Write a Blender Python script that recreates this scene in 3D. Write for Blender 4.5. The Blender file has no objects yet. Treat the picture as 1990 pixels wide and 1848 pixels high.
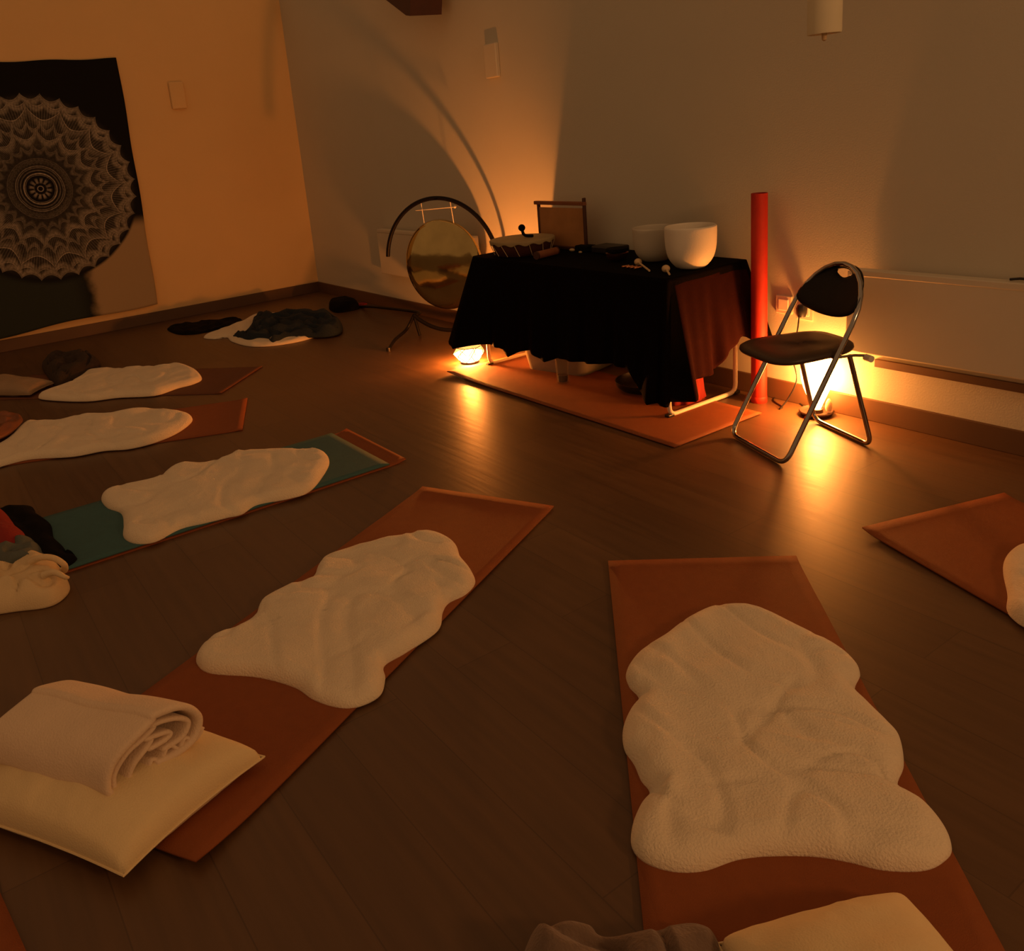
import bpy, bmesh, math, random
import numpy as np
from mathutils import Vector, Matrix, noise
S = bpy.context.scene
COL = S.collection
# ------------------------------------------------------------------ camera, world, exposure
F, CX, CY = 1648.0, 909.8, 719.7
PIT, ROL, CH, PSI, KX, KY = 0.2728, -0.0940, 1.4277, -0.9949, -1.4410, 8.6349
_cp, _sp = math.cos(PIT), math.sin(PIT)
_f = np.array([0, _cp, -_sp]); _u = np.array([0, _sp, _cp]); _r = np.array([1., 0, 0])
_c, _s = math.cos(ROL), math.sin(ROL)
_r, _u = _c * _r + _s * _u, -_s * _r + _c * _u
_a = -PSI
_R = np.array([[math.cos(_a), -math.sin(_a), 0], [math.sin(_a), math.cos(_a), 0], [0, 0, 1]])
FW, UP, RT = _R @ _f, _R @ _u, _R @ _r
CAM = _R @ np.array([-KX, -KY, 0]) + np.array([0, 0, CH])
cd = bpy.data.cameras.new('camera'); cam = bpy.data.objects.new('camera', cd); COL.objects.link(cam)
cam.matrix_world = Matrix(((RT[0], UP[0], -FW[0], CAM[0]), (RT[1], UP[1], -FW[1], CAM[1]), (RT[2], UP[2], -FW[2], CAM[2]), (0, 0, 0, 1)))
cd.sensor_fit = 'HORIZONTAL'; cd.sensor_width = 36; cd.lens = F / 1990 * 36
cd.shift_x = (995 - CX) / 1990; cd.shift_y = (CY - 924) / 1990
cd.clip_start = 0.05
S.camera = cam
W = bpy.data.worlds.new('world'); S.world = W; W.use_nodes = True
W.node_tree.nodes['Background'].inputs[0].default_value = (0.205, 0.102, 0.042, 1)
W.node_tree.nodes['Background'].inputs[1].default_value = 1.0
S.view_settings.view_transform = 'Standard'; S.view_settings.look = 'None'
S.view_settings.gamma = 1; S.view_settings.exposure = 0.22; S.view_settings.use_curve_mapping = False
LAMP_COL = (1.0, 0.285, 0.048)
def light(name, loc, power, rad, col=LAMP_COL, parent=None):
    l = bpy.data.lights.new(name, 'POINT'); l.energy = power; l.color = col; l.shadow_soft_size = rad
    o = bpy.data.objects.new(name, l); COL.objects.link(o); o.location = loc
    if parent: o.parent = parent
    return o
# added warm fill light, source unseen, high behind the camera and to its right
light('room_fill_light', (11.0, -1.3, 2.2), 115.0, 0.25, (1.0, 0.49, 0.20))

# a pixel of the survey photograph to the point where that sight line meets a plane of the room
def ray(px, py): return FW + RT * (px - CX) / F - UP * (py - CY) / F
def fl(px, py, z=0.0):
    d = ray(px, py); p = CAM + d * (z - CAM[2]) / d[2]; return Vector(p)
def wl(px, py, y=0.0):
    d = ray(px, py); p = CAM + d * (y - CAM[1]) / d[1]; return Vector(p)
def xl(px, py, x=0.0):
    d = ray(px, py); p = CAM + d * (x - CAM[0]) / d[0]; return Vector(p)

# ------------------------------------------------------------------ materials
class X:   # tiny node-expression helper
    def __init__(s, nt, v): s.nt, s.v = nt, v
    def op(s, o, *a):
        n = s.nt.nodes.new('ShaderNodeMath'); n.operation = o
        for i, q in enumerate((s,) + a):
            q = q.v if isinstance(q, X) else q
            if isinstance(q, (int, float)): n.inputs[i].default_value = q
            else: s.nt.links.new(q, n.inputs[i])
        return X(s.nt, n.outputs[0])
    def __add__(s, o): return s.op('ADD', o)
    def __sub__(s, o): return s.op('SUBTRACT', o)
    def __mul__(s, o): return s.op('MULTIPLY', o)
    def __truediv__(s, o): return s.op('DIVIDE', o)
    def sin(s): return s.op('SINE')
    def abs(s): return s.op('ABSOLUTE')
    def max(s, o): return s.op('MAXIMUM', o)
    def min(s, o): return s.op('MINIMUM', o)
    def pw(s, o): return s.op('POWER', o)
    def ss(s, a, b):      # smoothstep a..b -> 0..1
        n = s.nt.nodes.new('ShaderNodeMapRange'); n.interpolation_type = 'SMOOTHSTEP'
        s.nt.links.new(s.v, n.inputs[0]); n.inputs[1].default_value = min(a, b); n.inputs[2].default_value = max(a, b)
        if a < b: n.inputs[3].default_value, n.inputs[4].default_value = 0, 1
        else: n.inputs[3].default_value, n.inputs[4].default_value = 1, 0
        return X(s.nt, n.outputs[0])
def mat(name, col, rough=0.6, metal=0.0, nscale=None, namp=0.15, bump=0.0, bscale=None, emit=None, estr=0, sheen=0, spec=None, coords='Object'):
    m = bpy.data.materials.new(name); m.use_nodes = True; nt = m.node_tree
    b = nt.nodes['Principled BSDF']
    b.inputs['Roughness'].default_value = rough; b.inputs['Metallic'].default_value = metal
    if spec is not None: b.inputs['Specular IOR Level'].default_value = spec
    tc = nt.nodes.new('ShaderNodeTexCoord')
    n = nt.nodes.new('ShaderNodeTexNoise'); n.inputs['Scale'].default_value = nscale or 8; n.inputs['Detail'].default_value = 5
    nt.links.new(tc.outputs[coords], n.inputs['Vector'])
    mx = nt.nodes.new('ShaderNodeMix'); mx.data_type = 'RGBA'
    nt.links.new(n.outputs['Fac'], mx.inputs[0])
    mx.inputs[6].default_value = (*[c * (1 - namp) for c in col], 1); mx.inputs[7].default_value = (*[min(1, c * (1 + namp)) for c in col], 1)
    nt.links.new(mx.outputs[2], b.inputs['Base Color'])
    if bump:
        n2 = nt.nodes.new('ShaderNodeTexNoise'); n2.inputs['Scale'].default_value = bscale or 60; n2.inputs['Detail'].default_value = 6
        nt.links.new(tc.outputs[coords], n2.inputs['Vector'])
        bp = nt.nodes.new('ShaderNodeBump'); bp.inputs['Strength'].default_value = bump; bp.inputs['Distance'].default_value = 0.01
        nt.links.new(n2.outputs['Fac'], bp.inputs['Height']); nt.links.new(bp.outputs[0], b.inputs['Normal'])
    if emit:
        b.inputs['Emission Color'].default_value = (*emit, 1); b.inputs['Emission Strength'].default_value = estr
    if sheen:
        b.inputs['Sheen Weight'].default_value = sheen; b.inputs['Sheen Roughness'].default_value = 0.5
    return m
def shade_mat(name, emit, estr, transp):
    m = bpy.data.materials.new(name); m.use_nodes = True; nt = m.node_tree; nt.nodes.clear()
    o = nt.nodes.new('ShaderNodeOutputMaterial'); a = nt.nodes.new('ShaderNodeAddShader')
    e = nt.nodes.new('ShaderNodeEmission'); e.inputs[0].default_value = (*emit, 1)
    tc = nt.nodes.new('ShaderNodeTexCoord'); n = nt.nodes.new('ShaderNodeTexNoise'); n.inputs['Scale'].default_value = 18
    nt.links.new(tc.outputs['Object'], n.inputs['Vector'])
    ma = nt.nodes.new('ShaderNodeMath'); ma.operation = 'MULTIPLY_ADD'; ma.inputs[1].default_value = estr * 0.5; ma.inputs[2].default_value = estr * 0.75
    nt.links.new(n.outputs['Fac'], ma.inputs[0]); nt.links.new(ma.outputs[0], e.inputs[1])
    t = nt.nodes.new('ShaderNodeBsdfTransparent'); t.inputs[0].default_value = (*transp, 1)
    nt.links.new(e.outputs[0], a.inputs[0]); nt.links.new(t.outputs[0], a.inputs[1]); nt.links.new(a.outputs[0], o.inputs[0])
    return m
M = {}
M['wall'] = mat('wall_paint', (0.60, 0.57, 0.47), 0.85, nscale=2.5, namp=0.04, bump=0.12, bscale=140)
M['wall_left'] = mat('wall_paint_left_lamp_glow', (0.80, 0.57, 0.28), 0.85, nscale=2.5, namp=0.04, bump=0.12, bscale=140)  # lamp glow on this wall is partly mixed into its warmer base colour
M['white'] = mat('white_enamel', (0.66, 0.61, 0.49), 0.45, namp=0.03)
M['terra'] = mat('terracotta_mat_foam', (0.25, 0.062, 0.009), 0.75, nscale=30, namp=0.12, bump=0.25, bscale=400)
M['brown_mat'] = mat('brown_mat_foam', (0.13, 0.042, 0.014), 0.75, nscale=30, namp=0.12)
M['taupe'] = mat('taupe_cotton', (0.34, 0.24, 0.15), 0.9, nscale=9, bump=0.2, bscale=200)
M['terra_dark'] = mat('terracotta_print', (0.12, 0.03, 0.012), 0.8)
M['blue'] = mat('teal_mat_foam', (0.035, 0.115, 0.125), 0.8, nscale=25, namp=0.15, bump=0.2, bscale=300)
M['wool'] = mat('cream_wool', (0.84, 0.73, 0.54), 0.95, nscale=14, namp=0.07, bump=0.5, bscale=190, sheen=0.3)
M['cushion'] = mat('ivory_cotton', (0.80, 0.64, 0.36), 0.9, nscale=9, namp=0.06, bump=0.25, bscale=260, sheen=0.1)
M['blanket'] = mat('beige_fleece', (0.78, 0.61, 0.43), 0.95, nscale=20, namp=0.06, bump=0.3, bscale=200, sheen=0.2)
M['brown'] = mat('dark_brown_fleece', (0.17, 0.11, 0.075), 0.95, nscale=20, namp=0.2, bump=0.4, bscale=150, sheen=0.2)
M['dark_fleece'] = mat('near_black_brown_fleece', (0.035, 0.022, 0.015), 0.95, nscale=20, namp=0.3, bump=0.4, bscale=150)
M['bag'] = mat('cream_canvas', (0.74, 0.58, 0.34), 0.9, nscale=12, namp=0.08, bump=0.3, bscale=220)
M['red_cloth'] = mat('dark_red_cloth', (0.26, 0.014, 0.010), 0.85, nscale=12, namp=0.2, bump=0.3, bscale=120)
M['grey_cloth'] = mat('grey_green_cloth', (0.10, 0.12, 0.11), 0.85, nscale=10, namp=0.25, bump=0.3, bscale=120)
M['black_cloth'] = mat('black_cloth', (0.006, 0.005, 0.005), 0.95, nscale=12, namp=0.2, bump=0.2, spec=0.1)
M['table_cloth'] = mat('black_wine_table_cloth', (0.024, 0.0056, 0.0046), 0.95, nscale=12, namp=0.15, bump=0.2, bscale=200, spec=0.05)
M['black_drape'] = mat('black_table_cloth', (0.004, 0.0025, 0.002), 0.95, nscale=12, namp=0.15, bump=0.2, bscale=200, spec=0.05)
M['navy'] = mat('navy_knit', (0.010, 0.019, 0.030), 0.95, nscale=10, namp=0.35, bump=0.5, bscale=90)
M['chrome'] = mat('chrome', (0.42, 0.41, 0.40), 0.12, 1.0, namp=0.02)
M['white_tube'] = mat('white_powder_coat', (0.80, 0.74, 0.62), 0.4, namp=0.02)
M['black_vinyl'] = mat('black_vinyl', (0.003, 0.0025, 0.002), 0.6, nscale=40, bump=0.1, bscale=200, spec=0.3)
M['brown_vinyl'] = mat('dark_brown_seat_vinyl', (0.045, 0.026, 0.016), 0.45, nscale=30, bump=0.12, bscale=200)
M['black_plastic'] = mat('black_plastic', (0.012, 0.010, 0.010), 0.4)
M['black_metal'] = mat('black_painted_metal', (0.004, 0.003, 0.003), 0.5, spec=0.2)
M['red_tube'] = mat('red_card_tube', (0.50, 0.020, 0.006), 0.6, nscale=25, namp=0.12)
M['red_bag'] = mat('bright_red_fabric', (0.30, 0.018, 0.010), 0.8, nscale=25, namp=0.15)
M['quartz'] = mat('frosted_quartz', (0.80, 0.76, 0.66), 0.55, nscale=12, namp=0.05, bump=0.1, bscale=150)
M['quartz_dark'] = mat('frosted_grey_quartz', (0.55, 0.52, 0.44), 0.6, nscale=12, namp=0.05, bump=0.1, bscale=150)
M['hide'] = mat('drum_hide', (0.34, 0.27, 0.14), 0.7, nscale=10, namp=0.25)
M['dark_wood'] = mat('dark_red_wood', (0.06, 0.018, 0.010), 0.5, nscale=12, namp=0.3)
M['mid_wood'] = mat('reddish_wood', (0.22, 0.075, 0.03), 0.5, nscale=15, namp=0.3)
M['amber'] = mat('amber_skin_panel', (0.42, 0.20, 0.07), 0.7, nscale=9, namp=0.3)
M['bone'] = mat('pale_wood_mallet', (0.62, 0.46, 0.26), 0.6)
M['copper'] = mat('copper_bowl_metal', (0.75, 0.32, 0.16), 0.3, 1.0, nscale=60, namp=0.2, bump=0.2, bscale=90)
M['brass'] = mat('gong_brass', (0.55, 0.43, 0.18), 0.07, 1.0, nscale=7, namp=0.3, bump=0.05, bscale=9)
M['lamp_base'] = mat('lamp_base_wood', (0.035, 0.013, 0.006), 0.5, nscale=20)
M['came'] = mat('dark_lead_strip', (0.02, 0.012, 0.008), 0.5, 0.5)
M['cord_white'] = mat('white_cord', (0.72, 0.66, 0.55), 0.7)
M['linen_shade'] = mat('pendant_paper', (0.78, 0.72, 0.52), 0.8, nscale=30, namp=0.04)
M['glow'] = shade_mat('glowing_glass', (1.0, 0.56, 0.17), 14.0, (0.92, 0.85, 0.7))
M['glow_soft'] = shade_mat('glowing_upper_glass', (1.0, 0.42, 0.10), 1.6, (0.95, 0.85, 0.7))
M['glow_big'] = shade_mat('glowing_shade', (1.0, 0.50, 0.13), 9.0, (0.95, 0.9, 0.8))
def glass_mat(name, col, rough):
    m = bpy.data.materials.new(name); m.use_nodes = True; nt = m.node_tree; b = nt.nodes['Principled BSDF']
    tc = nt.nodes.new('ShaderNodeTexCoord'); n = nt.nodes.new('ShaderNodeTexNoise'); n.inputs['Scale'].default_value = 10
    nt.links.new(tc.outputs['Object'], n.inputs['Vector'])
    r = nt.nodes.new('ShaderNodeMapRange'); r.inputs[3].default_value = rough * .8; r.inputs[4].default_value = rough * 1.2
    nt.links.new(n.outputs['Fac'], r.inputs[0]); nt.links.new(r.outputs[0], b.inputs['Roughness'])
    b.inputs['Base Color'].default_value = (*col, 1); b.inputs['Alpha'].default_value = 0.86; b.inputs['IOR'].default_value = 1.3
    return m
M['box_plastic'] = glass_mat('frosted_box_plastic', (0.50, 0.47, 0.38), 0.3)
M['clear_glass'] = glass_mat('clear_tumbler_glass', (0.35, 0.3, 0.22), 0.08)
M['clear_glass'].node_tree.nodes['Principled BSDF'].inputs['Alpha'].default_value = 0.25

def floor_material():
    m = bpy.data.materials.new('walnut_plank_floor'); m.use_nodes = True; nt = m.node_tree; b = nt.nodes['Principled BSDF']
    tc = nt.nodes.new('ShaderNodeTexCoord'); mp = nt.nodes.new('ShaderNodeMapping')
    mp.inputs['Rotation'].default_value = (0, 0, 0); nt.links.new(tc.outputs['Object'], mp.inputs[0])
    br = nt.nodes.new('ShaderNodeTexBrick'); br.offset = 0.37
    nt.links.new(mp.outputs[0], br.inputs['Vector'])
    br.inputs['Scale'].default_value = 1.0; br.inputs['Brick Width'].default_value = 1.25; br.inputs['Row Height'].default_value = 0.19
    br.inputs['Mortar Size'].default_value = 0.0018; br.inputs['Mortar Smooth'].default_value = 0.3; br.inputs['Bias'].default_value = 0
    br.inputs['Color1'].default_value = (0.128, 0.066, 0.029, 1); br.inputs['Color2'].default_value = (0.106, 0.054, 0.024, 1)
    br.inputs['Mortar'].default_value = (0.080, 0.041, 0.019, 1)
    mp2 = nt.nodes.new('ShaderNodeMapping'); mp2.inputs['Scale'].default_value = (1.5, 22, 1); nt.links.new(tc.outputs['Object'], mp2.inputs[0])
    n = nt.nodes.new('ShaderNodeTexNoise'); n.inputs['Scale'].default_value = 1.6; n.inputs['Detail'].default_value = 8
    nt.links.new(mp2.outputs[0], n.inputs['Vector'])
    mr = nt.nodes.new('ShaderNodeMapRange'); mr.inputs[1].default_value = .25; mr.inputs[2].default_value = .75
    mr.inputs[3].default_value = 0.82; mr.inputs[4].default_value = 1.15
    nt.links.new(n.outputs['Fac'], mr.inputs[0])
    mx = nt.nodes.new('ShaderNodeVectorMath'); mx.operation = 'SCALE'
    nt.links.new(br.outputs['Color'], mx.inputs[0]); nt.links.new(mr.outputs[0], mx.inputs['Scale'])
    nt.links.new(mx.outputs[0], b.inputs['Base Color'])
    b.inputs['Roughness'].default_value = 0.36
    rr = nt.nodes.new('ShaderNodeMapRange'); rr.inputs[3].default_value = 0.34; rr.inputs[4].default_value = 0.50
    nt.links.new(n.outputs['Fac'], rr.inputs[0]); nt.links.new(rr.outputs[0], b.inputs['Roughness'])
    bp = nt.nodes.new('ShaderNodeBump'); bp.inputs['Strength'].default_value = 0.12; bp.inputs['Distance'].default_value = 0.004
    nt.links.new(n.outputs['Fac'], bp.inputs['Height']); nt.links.new(bp.outputs[0], b.inputs['Normal'])
    return m
M['floor'] = floor_material()
def skirting_material():
    m = mat('brown_skirting_wood', (0.12, 0.062, 0.03), 0.5, nscale=3, namp=0.25)
    return m
M['skirt'] = skirting_material()

def mandala_material(yc, zc):
    m = bpy.data.materials.new('mandala_print'); m.use_nodes = True; nt = m.node_tree; b = nt.nodes['Principled BSDF']
    b.inputs['Roughness'].default_value = 0.75; b.inputs['Specular IOR Level'].default_value = 0.15
    tc = nt.nodes.new('ShaderNodeTexCoord'); sp = nt.nodes.new('ShaderNodeSeparateXYZ'); nt.links.new(tc.outputs['Object'], sp.inputs[0])
    y0 = X(nt, sp.outputs[1]); z0 = X(nt, sp.outputs[2])
    nz = nt.nodes.new('ShaderNodeTexNoise'); nz.inputs['Scale'].default_value = 9; nz.inputs['Detail'].default_value = 4
    nt.links.new(tc.outputs['Object'], nz.inputs['Vector']); N = X(nt, nz.outputs['Fac'])
    nf = nt.nodes.new('ShaderNodeTexNoise'); nf.inputs['Scale'].default_value = 55; nf.inputs['Detail'].default_value = 5
    nt.links.new(tc.outputs['Object'], nf.inputs['Vector']); NF = X(nt, nf.outputs['Fac'])
    y = (y0 - yc); z = (z0 - zc)
    r = (y * y + z * z).op('SQRT') + (N - 0.5) * 0.012
    th = z.op('ARCTAN2', y)
    def petal(R0, A, n, ph, w, soft):
        cusp = ((th * (n / 2.0) + ph).sin().abs()).pw(0.75)
        bnd = (cusp * (-A) + (R0 + A))
        u = bnd - r
        line = u.abs().ss(w, 0.0)
        body = u.ss(0.0, 0.012) * u.ss(soft, 0.02)
        return line, body, u
    tot = None
    for (R0, A, n, ph, w, soft, li, bo) in ((0.715, 0.05, 32, 0.0, 0.008, 0.07, 0.55, 0.50), (0.665, 0.045, 32, 0.785, 0.007, 0.06, 0.7, 0.42),
            (0.56, 0.10, 16, 0.3, 0.007, 0.09, 0.9, 0.26), (0.48, 0.07, 32, 0.0, 0.006, 0.05, 0.6, 0.32), (0.40, 0.08, 16, 1.1, 0.006, 0.08, 0.7, 0.40),
            (0.31, 0.05, 24, 0.4, 0.005, 0.05, 0.4, 0.22), (0.225, 0.012, 48, 0.4, 0.004, 0.03, 0.3, 0.10)):
        l, bd, u = petal(R0, A, n, ph, w, soft)
        t = (l * li).max(bd * bo)
        tot = t if tot is None else tot.max(t)
    # fine radial hatching in the outer petals
    hatch = ((th * 192.0).sin().ss(0.2, 0.9)) * (r.ss(0.30, 0.36)) * (r.ss(0.72, 0.66)) * 0.18
    tot = tot + hatch
    # concentric centre
    for (R, w, s) in ((0.185, 0.006, .55), (0.172, 0.005, .45), (0.150, 0.008, .35), (0.125, 0.009, .9), (0.112, 0.004, .5), (0.022, 0.006, .9), (0.05, 0.004, .35), (0.245, 0.006, .25), (0.235, 0.004, .2)):
        tot = tot.max((r - R).abs().ss(w, 0.0) * s)
    star = (th * 6.0).sin().abs().ss(0.3, 0.95) * r.ss(0.04, 0.055) * r.ss(0.095, 0.07)
    tot = tot.max(star * 0.6)
    inside = r.ss(0.79, 0.77)
    tot = tot * inside * (NF * 1.5 + 0.15) * (N * 1.1 + 0.45)
    mid = r.ss(0.77, 0.70) * r.ss(0.12, 0.2) * 0.14
    tot = (tot + mid * NF)
    # printed tan ground in the lower right corner, dark teal in the lower left, black above
    tan = z.ss(-0.30, -0.42) * ((y - 0.02) + z * 0.0 + (N - .5) * .12).ss(0.16, 0.26) * r.ss(0.755, 0.785)
    teal = z.ss(-0.45, -0.75) * (y).ss(0.30, 0.05) * r.ss(0.75, 0.82)
    cr = nt.nodes.new('ShaderNodeMix'); cr.data_type = 'RGBA'
    cr.inputs[6].default_value = (0.006, 0.006, 0.007, 1); cr.inputs[7].default_value = (0.44, 0.41, 0.36, 1)
    cr.clamp_factor = True; nt.links.new((tot).v, cr.inputs[0])
    c2 = nt.nodes.new('ShaderNodeMix'); c2.data_type = 'RGBA'; nt.links.new((tan * 0.9).v, c2.inputs[0])
    nt.links.new(cr.outputs[2], c2.inputs[6]); c2.inputs[7].default_value = (0.42, 0.33, 0.21, 1)
    c3 = nt.nodes.new('ShaderNodeMix'); c3.data_type = 'RGBA'; nt.links.new((teal * 0.8).v, c3.inputs[0])
    nt.links.new(c2.outputs[2], c3.inputs[6]); c3.inputs[7].default_value = (0.035, 0.048, 0.042, 1)
    nt.links.new(c3.outputs[2], b.inputs['Base Color'])
    return m

# ------------------------------------------------------------------ object helpers
def tag(o, label=None, cat=None, group=None, kind=None):
    if label: o['label'] = label
    if cat: o['category'] = cat
    if group: o['group'] = group
    if kind: o['kind'] = kind
    return o
def empty(name, loc, label, cat, group=None, rz=0.0):
    o = bpy.data.objects.new(name, None); COL.objects.link(o); o.location = loc; o.rotation_euler = (0, 0, rz)
    o.empty_display_size = 0.05
    return tag(o, label, cat, group)
def mesh(name, verts, faces, m, parent=None, smooth=True):
    """verts are in world space for a top-level mesh, and in world space minus the parent's origin otherwise"""
    me = bpy.data.meshes.new(name); me.from_pydata([tuple(v) for v in verts], [], [tuple(f) for f in faces]); me.update()
    bm = bmesh.new(); bm.from_mesh(me); bmesh.ops.recalc_face_normals(bm, faces=bm.faces); bm.to_mesh(me); bm.free()
    o = bpy.data.objects.new(name, me); COL.objects.link(o); me.materials.append(M[m] if isinstance(m, str) else m)
    if smooth:
        for p in me.polygons: p.use_smooth = True
    if parent: o.parent = parent
    return o
def shift(V, d): return [Vector(v) - Vector(d) for v in V]
class MB:
    def __init__(s): s.v = []; s.f = []
    def add(s, V, Fs):
        n = len(s.v); s.v += [Vector(v) for v in V]; s.f += [tuple(i + n for i in f) for f in Fs]; return s
    def box(s, a, b):
        x0, y0, z0 = a; x1, y1, z1 = b
        V = [(x0, y0, z0), (x1, y0, z0), (x1, y1, z0), (x0, y1, z0), (x0, y0, z1), (x1, y0, z1), (x1, y1, z1), (x0, y1, z1)]
        return s.add(V, [(0, 3, 2, 1), (4, 5, 6, 7), (0, 1, 5, 4), (1, 2, 6, 5), (2, 3, 7, 6), (3, 0, 4, 7)])
    def tube(s, pts, r, n=12, closed=False):
        pts = [Vector(p) for p in pts]; k = len(pts); rr = r if isinstance(r, (list, tuple)) else [r] * k
        V = []; prev = None
        for i, p in enumerate(pts):
            if closed: t = (pts[(i + 1) % k] - pts[i - 1])
            else: t = pts[min(i + 1, k - 1)] - pts[max(i - 1, 0)]
            t.normalize()
            if prev is None:
                a = Vector((0, 0, 1)) if abs(t.z) < .9 else Vector((1, 0, 0)); u = t.cross(a).normalized()
            else: u = (prev - t * prev.dot(t)).normalized()
            prev = u; w = t.cross(u)
            for j in range(n):
                q = 2 * math.pi * j / n; V.append(p + (u * math.cos(q) + w * math.sin(q)) * rr[i])
        Fs = []
        for i in range(k if closed else k - 1):
            for j in range(n):
                a = i * n + j; b = i * n + (j + 1) % n; c = ((i + 1) % k) * n + (j + 1) % n; d = ((i + 1) % k) * n + j
                Fs.append((a, b, c, d))
        if not closed: Fs += [tuple(range(n - 1, -1, -1)), tuple(range((k - 1) * n, k * n))]
        return s.add(V, Fs)
    def lathe(s, prof, c=(0, 0, 0), n=48, cap=True):
        c = Vector(c); V = []
        for (r, z) in prof:
            for j in range(n):
                q = 2 * math.pi * j / n; V.append(c + Vector((r * math.cos(q), r * math.sin(q), z)))
        Fs = []
        for i in range(len(prof) - 1):
            for j in range(n): Fs.append((i * n + j, i * n + (j + 1) % n, (i + 1) * n + (j + 1) % n, (i + 1) * n + j))
        if cap:
            if prof[0][0] > 1e-5: Fs.append(tuple(range(n - 1, -1, -1)))
            if prof[-1][0] > 1e-5: Fs.append(tuple(range((len(prof) - 1) * n, len(prof) * n)))
        return s.add(V, Fs)
    def sphere(s, c, r, nu=20, nv=12, sc=(1, 1, 1)):
        c = Vector(c); V = []; 
        for i in range(nv + 1):
            a = math.pi * i / nv
            for j in range(nu):
                b = 2 * math.pi * j / nu; V.append(c + Vector((r * sc[0] * math.sin(a) * math.cos(b), r * sc[1] * math.sin(a) * math.sin(b), r * sc[2] * math.cos(a))))
        Fs = [(i * nu + j, i * nu + (j + 1) % nu, (i + 1) * nu + (j + 1) % nu, (i + 1) * nu + j) for i in range(nv) for j in range(nu)]
        return s.add(V, Fs)
    def build(s, name, m, parent=None, smooth=True, bevel=0.0, seg=2, sharp=True):
        o = mesh(name, s.v, s.f, m, parent, smooth)
        if bevel:
            b = o.modifiers.new('bevel', 'BEVEL'); b.width = bevel; b.segments = seg; b.limit_method = 'ANGLE'
        if smooth and sharp:
            me = o.data; bm = bmesh.new(); bm.from_mesh(me); bmesh.ops.remove_doubles(bm, verts=bm.verts, dist=1e-6)
            for e in bm.edges:
                if len(e.link_faces) == 2 and e.calc_face_angle(0) > 0.9: e.smooth = False
            bm.to_mesh(me); bm.free()
        return o
def smooth_path(pts, n=8, closed=False):
    P = [Vector(p) for p in pts]; k = len(P); out = []
    rng = range(k) if closed else range(k - 1)
    for i in rng:
        p0 = P[(i - 1) % k] if closed else P[max(i - 1, 0)]; p1 = P[i]; p2 = P[(i + 1) % k]; p3 = P[(i + 2) % k] if closed else P[min(i + 2, k - 1)]
        for j in range(n):
            t = j / n
            out.append(0.5 * ((2 * p1) + (-p0 + p2) * t + (2 * p0 - 5 * p1 + 4 * p2 - p3) * t * t + (-p0 + 3 * p1 - 3 * p2 + p3) * t ** 3))
    if not closed: out.append(P[-1])
    return out
def quad_bez(a, b, c, n=6): return [a * (1 - t) ** 2 + b * 2 * t * (1 - t) + c * t * t for t in [i / n for i in range(n + 1)]]
def rounded(pts, r, n=6):
    """polyline with its inner corners rounded"""
    P = [Vector(p) for p in pts]; out = [P[0]]
    for i in range(1, len(P) - 1):
        a = (P[i - 1] - P[i]); b = (P[i + 1] - P[i]); q = min(r, a.length * .49, b.length * .49)
        out += quad_bez(P[i] + a.normalized() * q, P[i], P[i] + b.normalized() * q, n)
    out.append(P[-1]); return out

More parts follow.
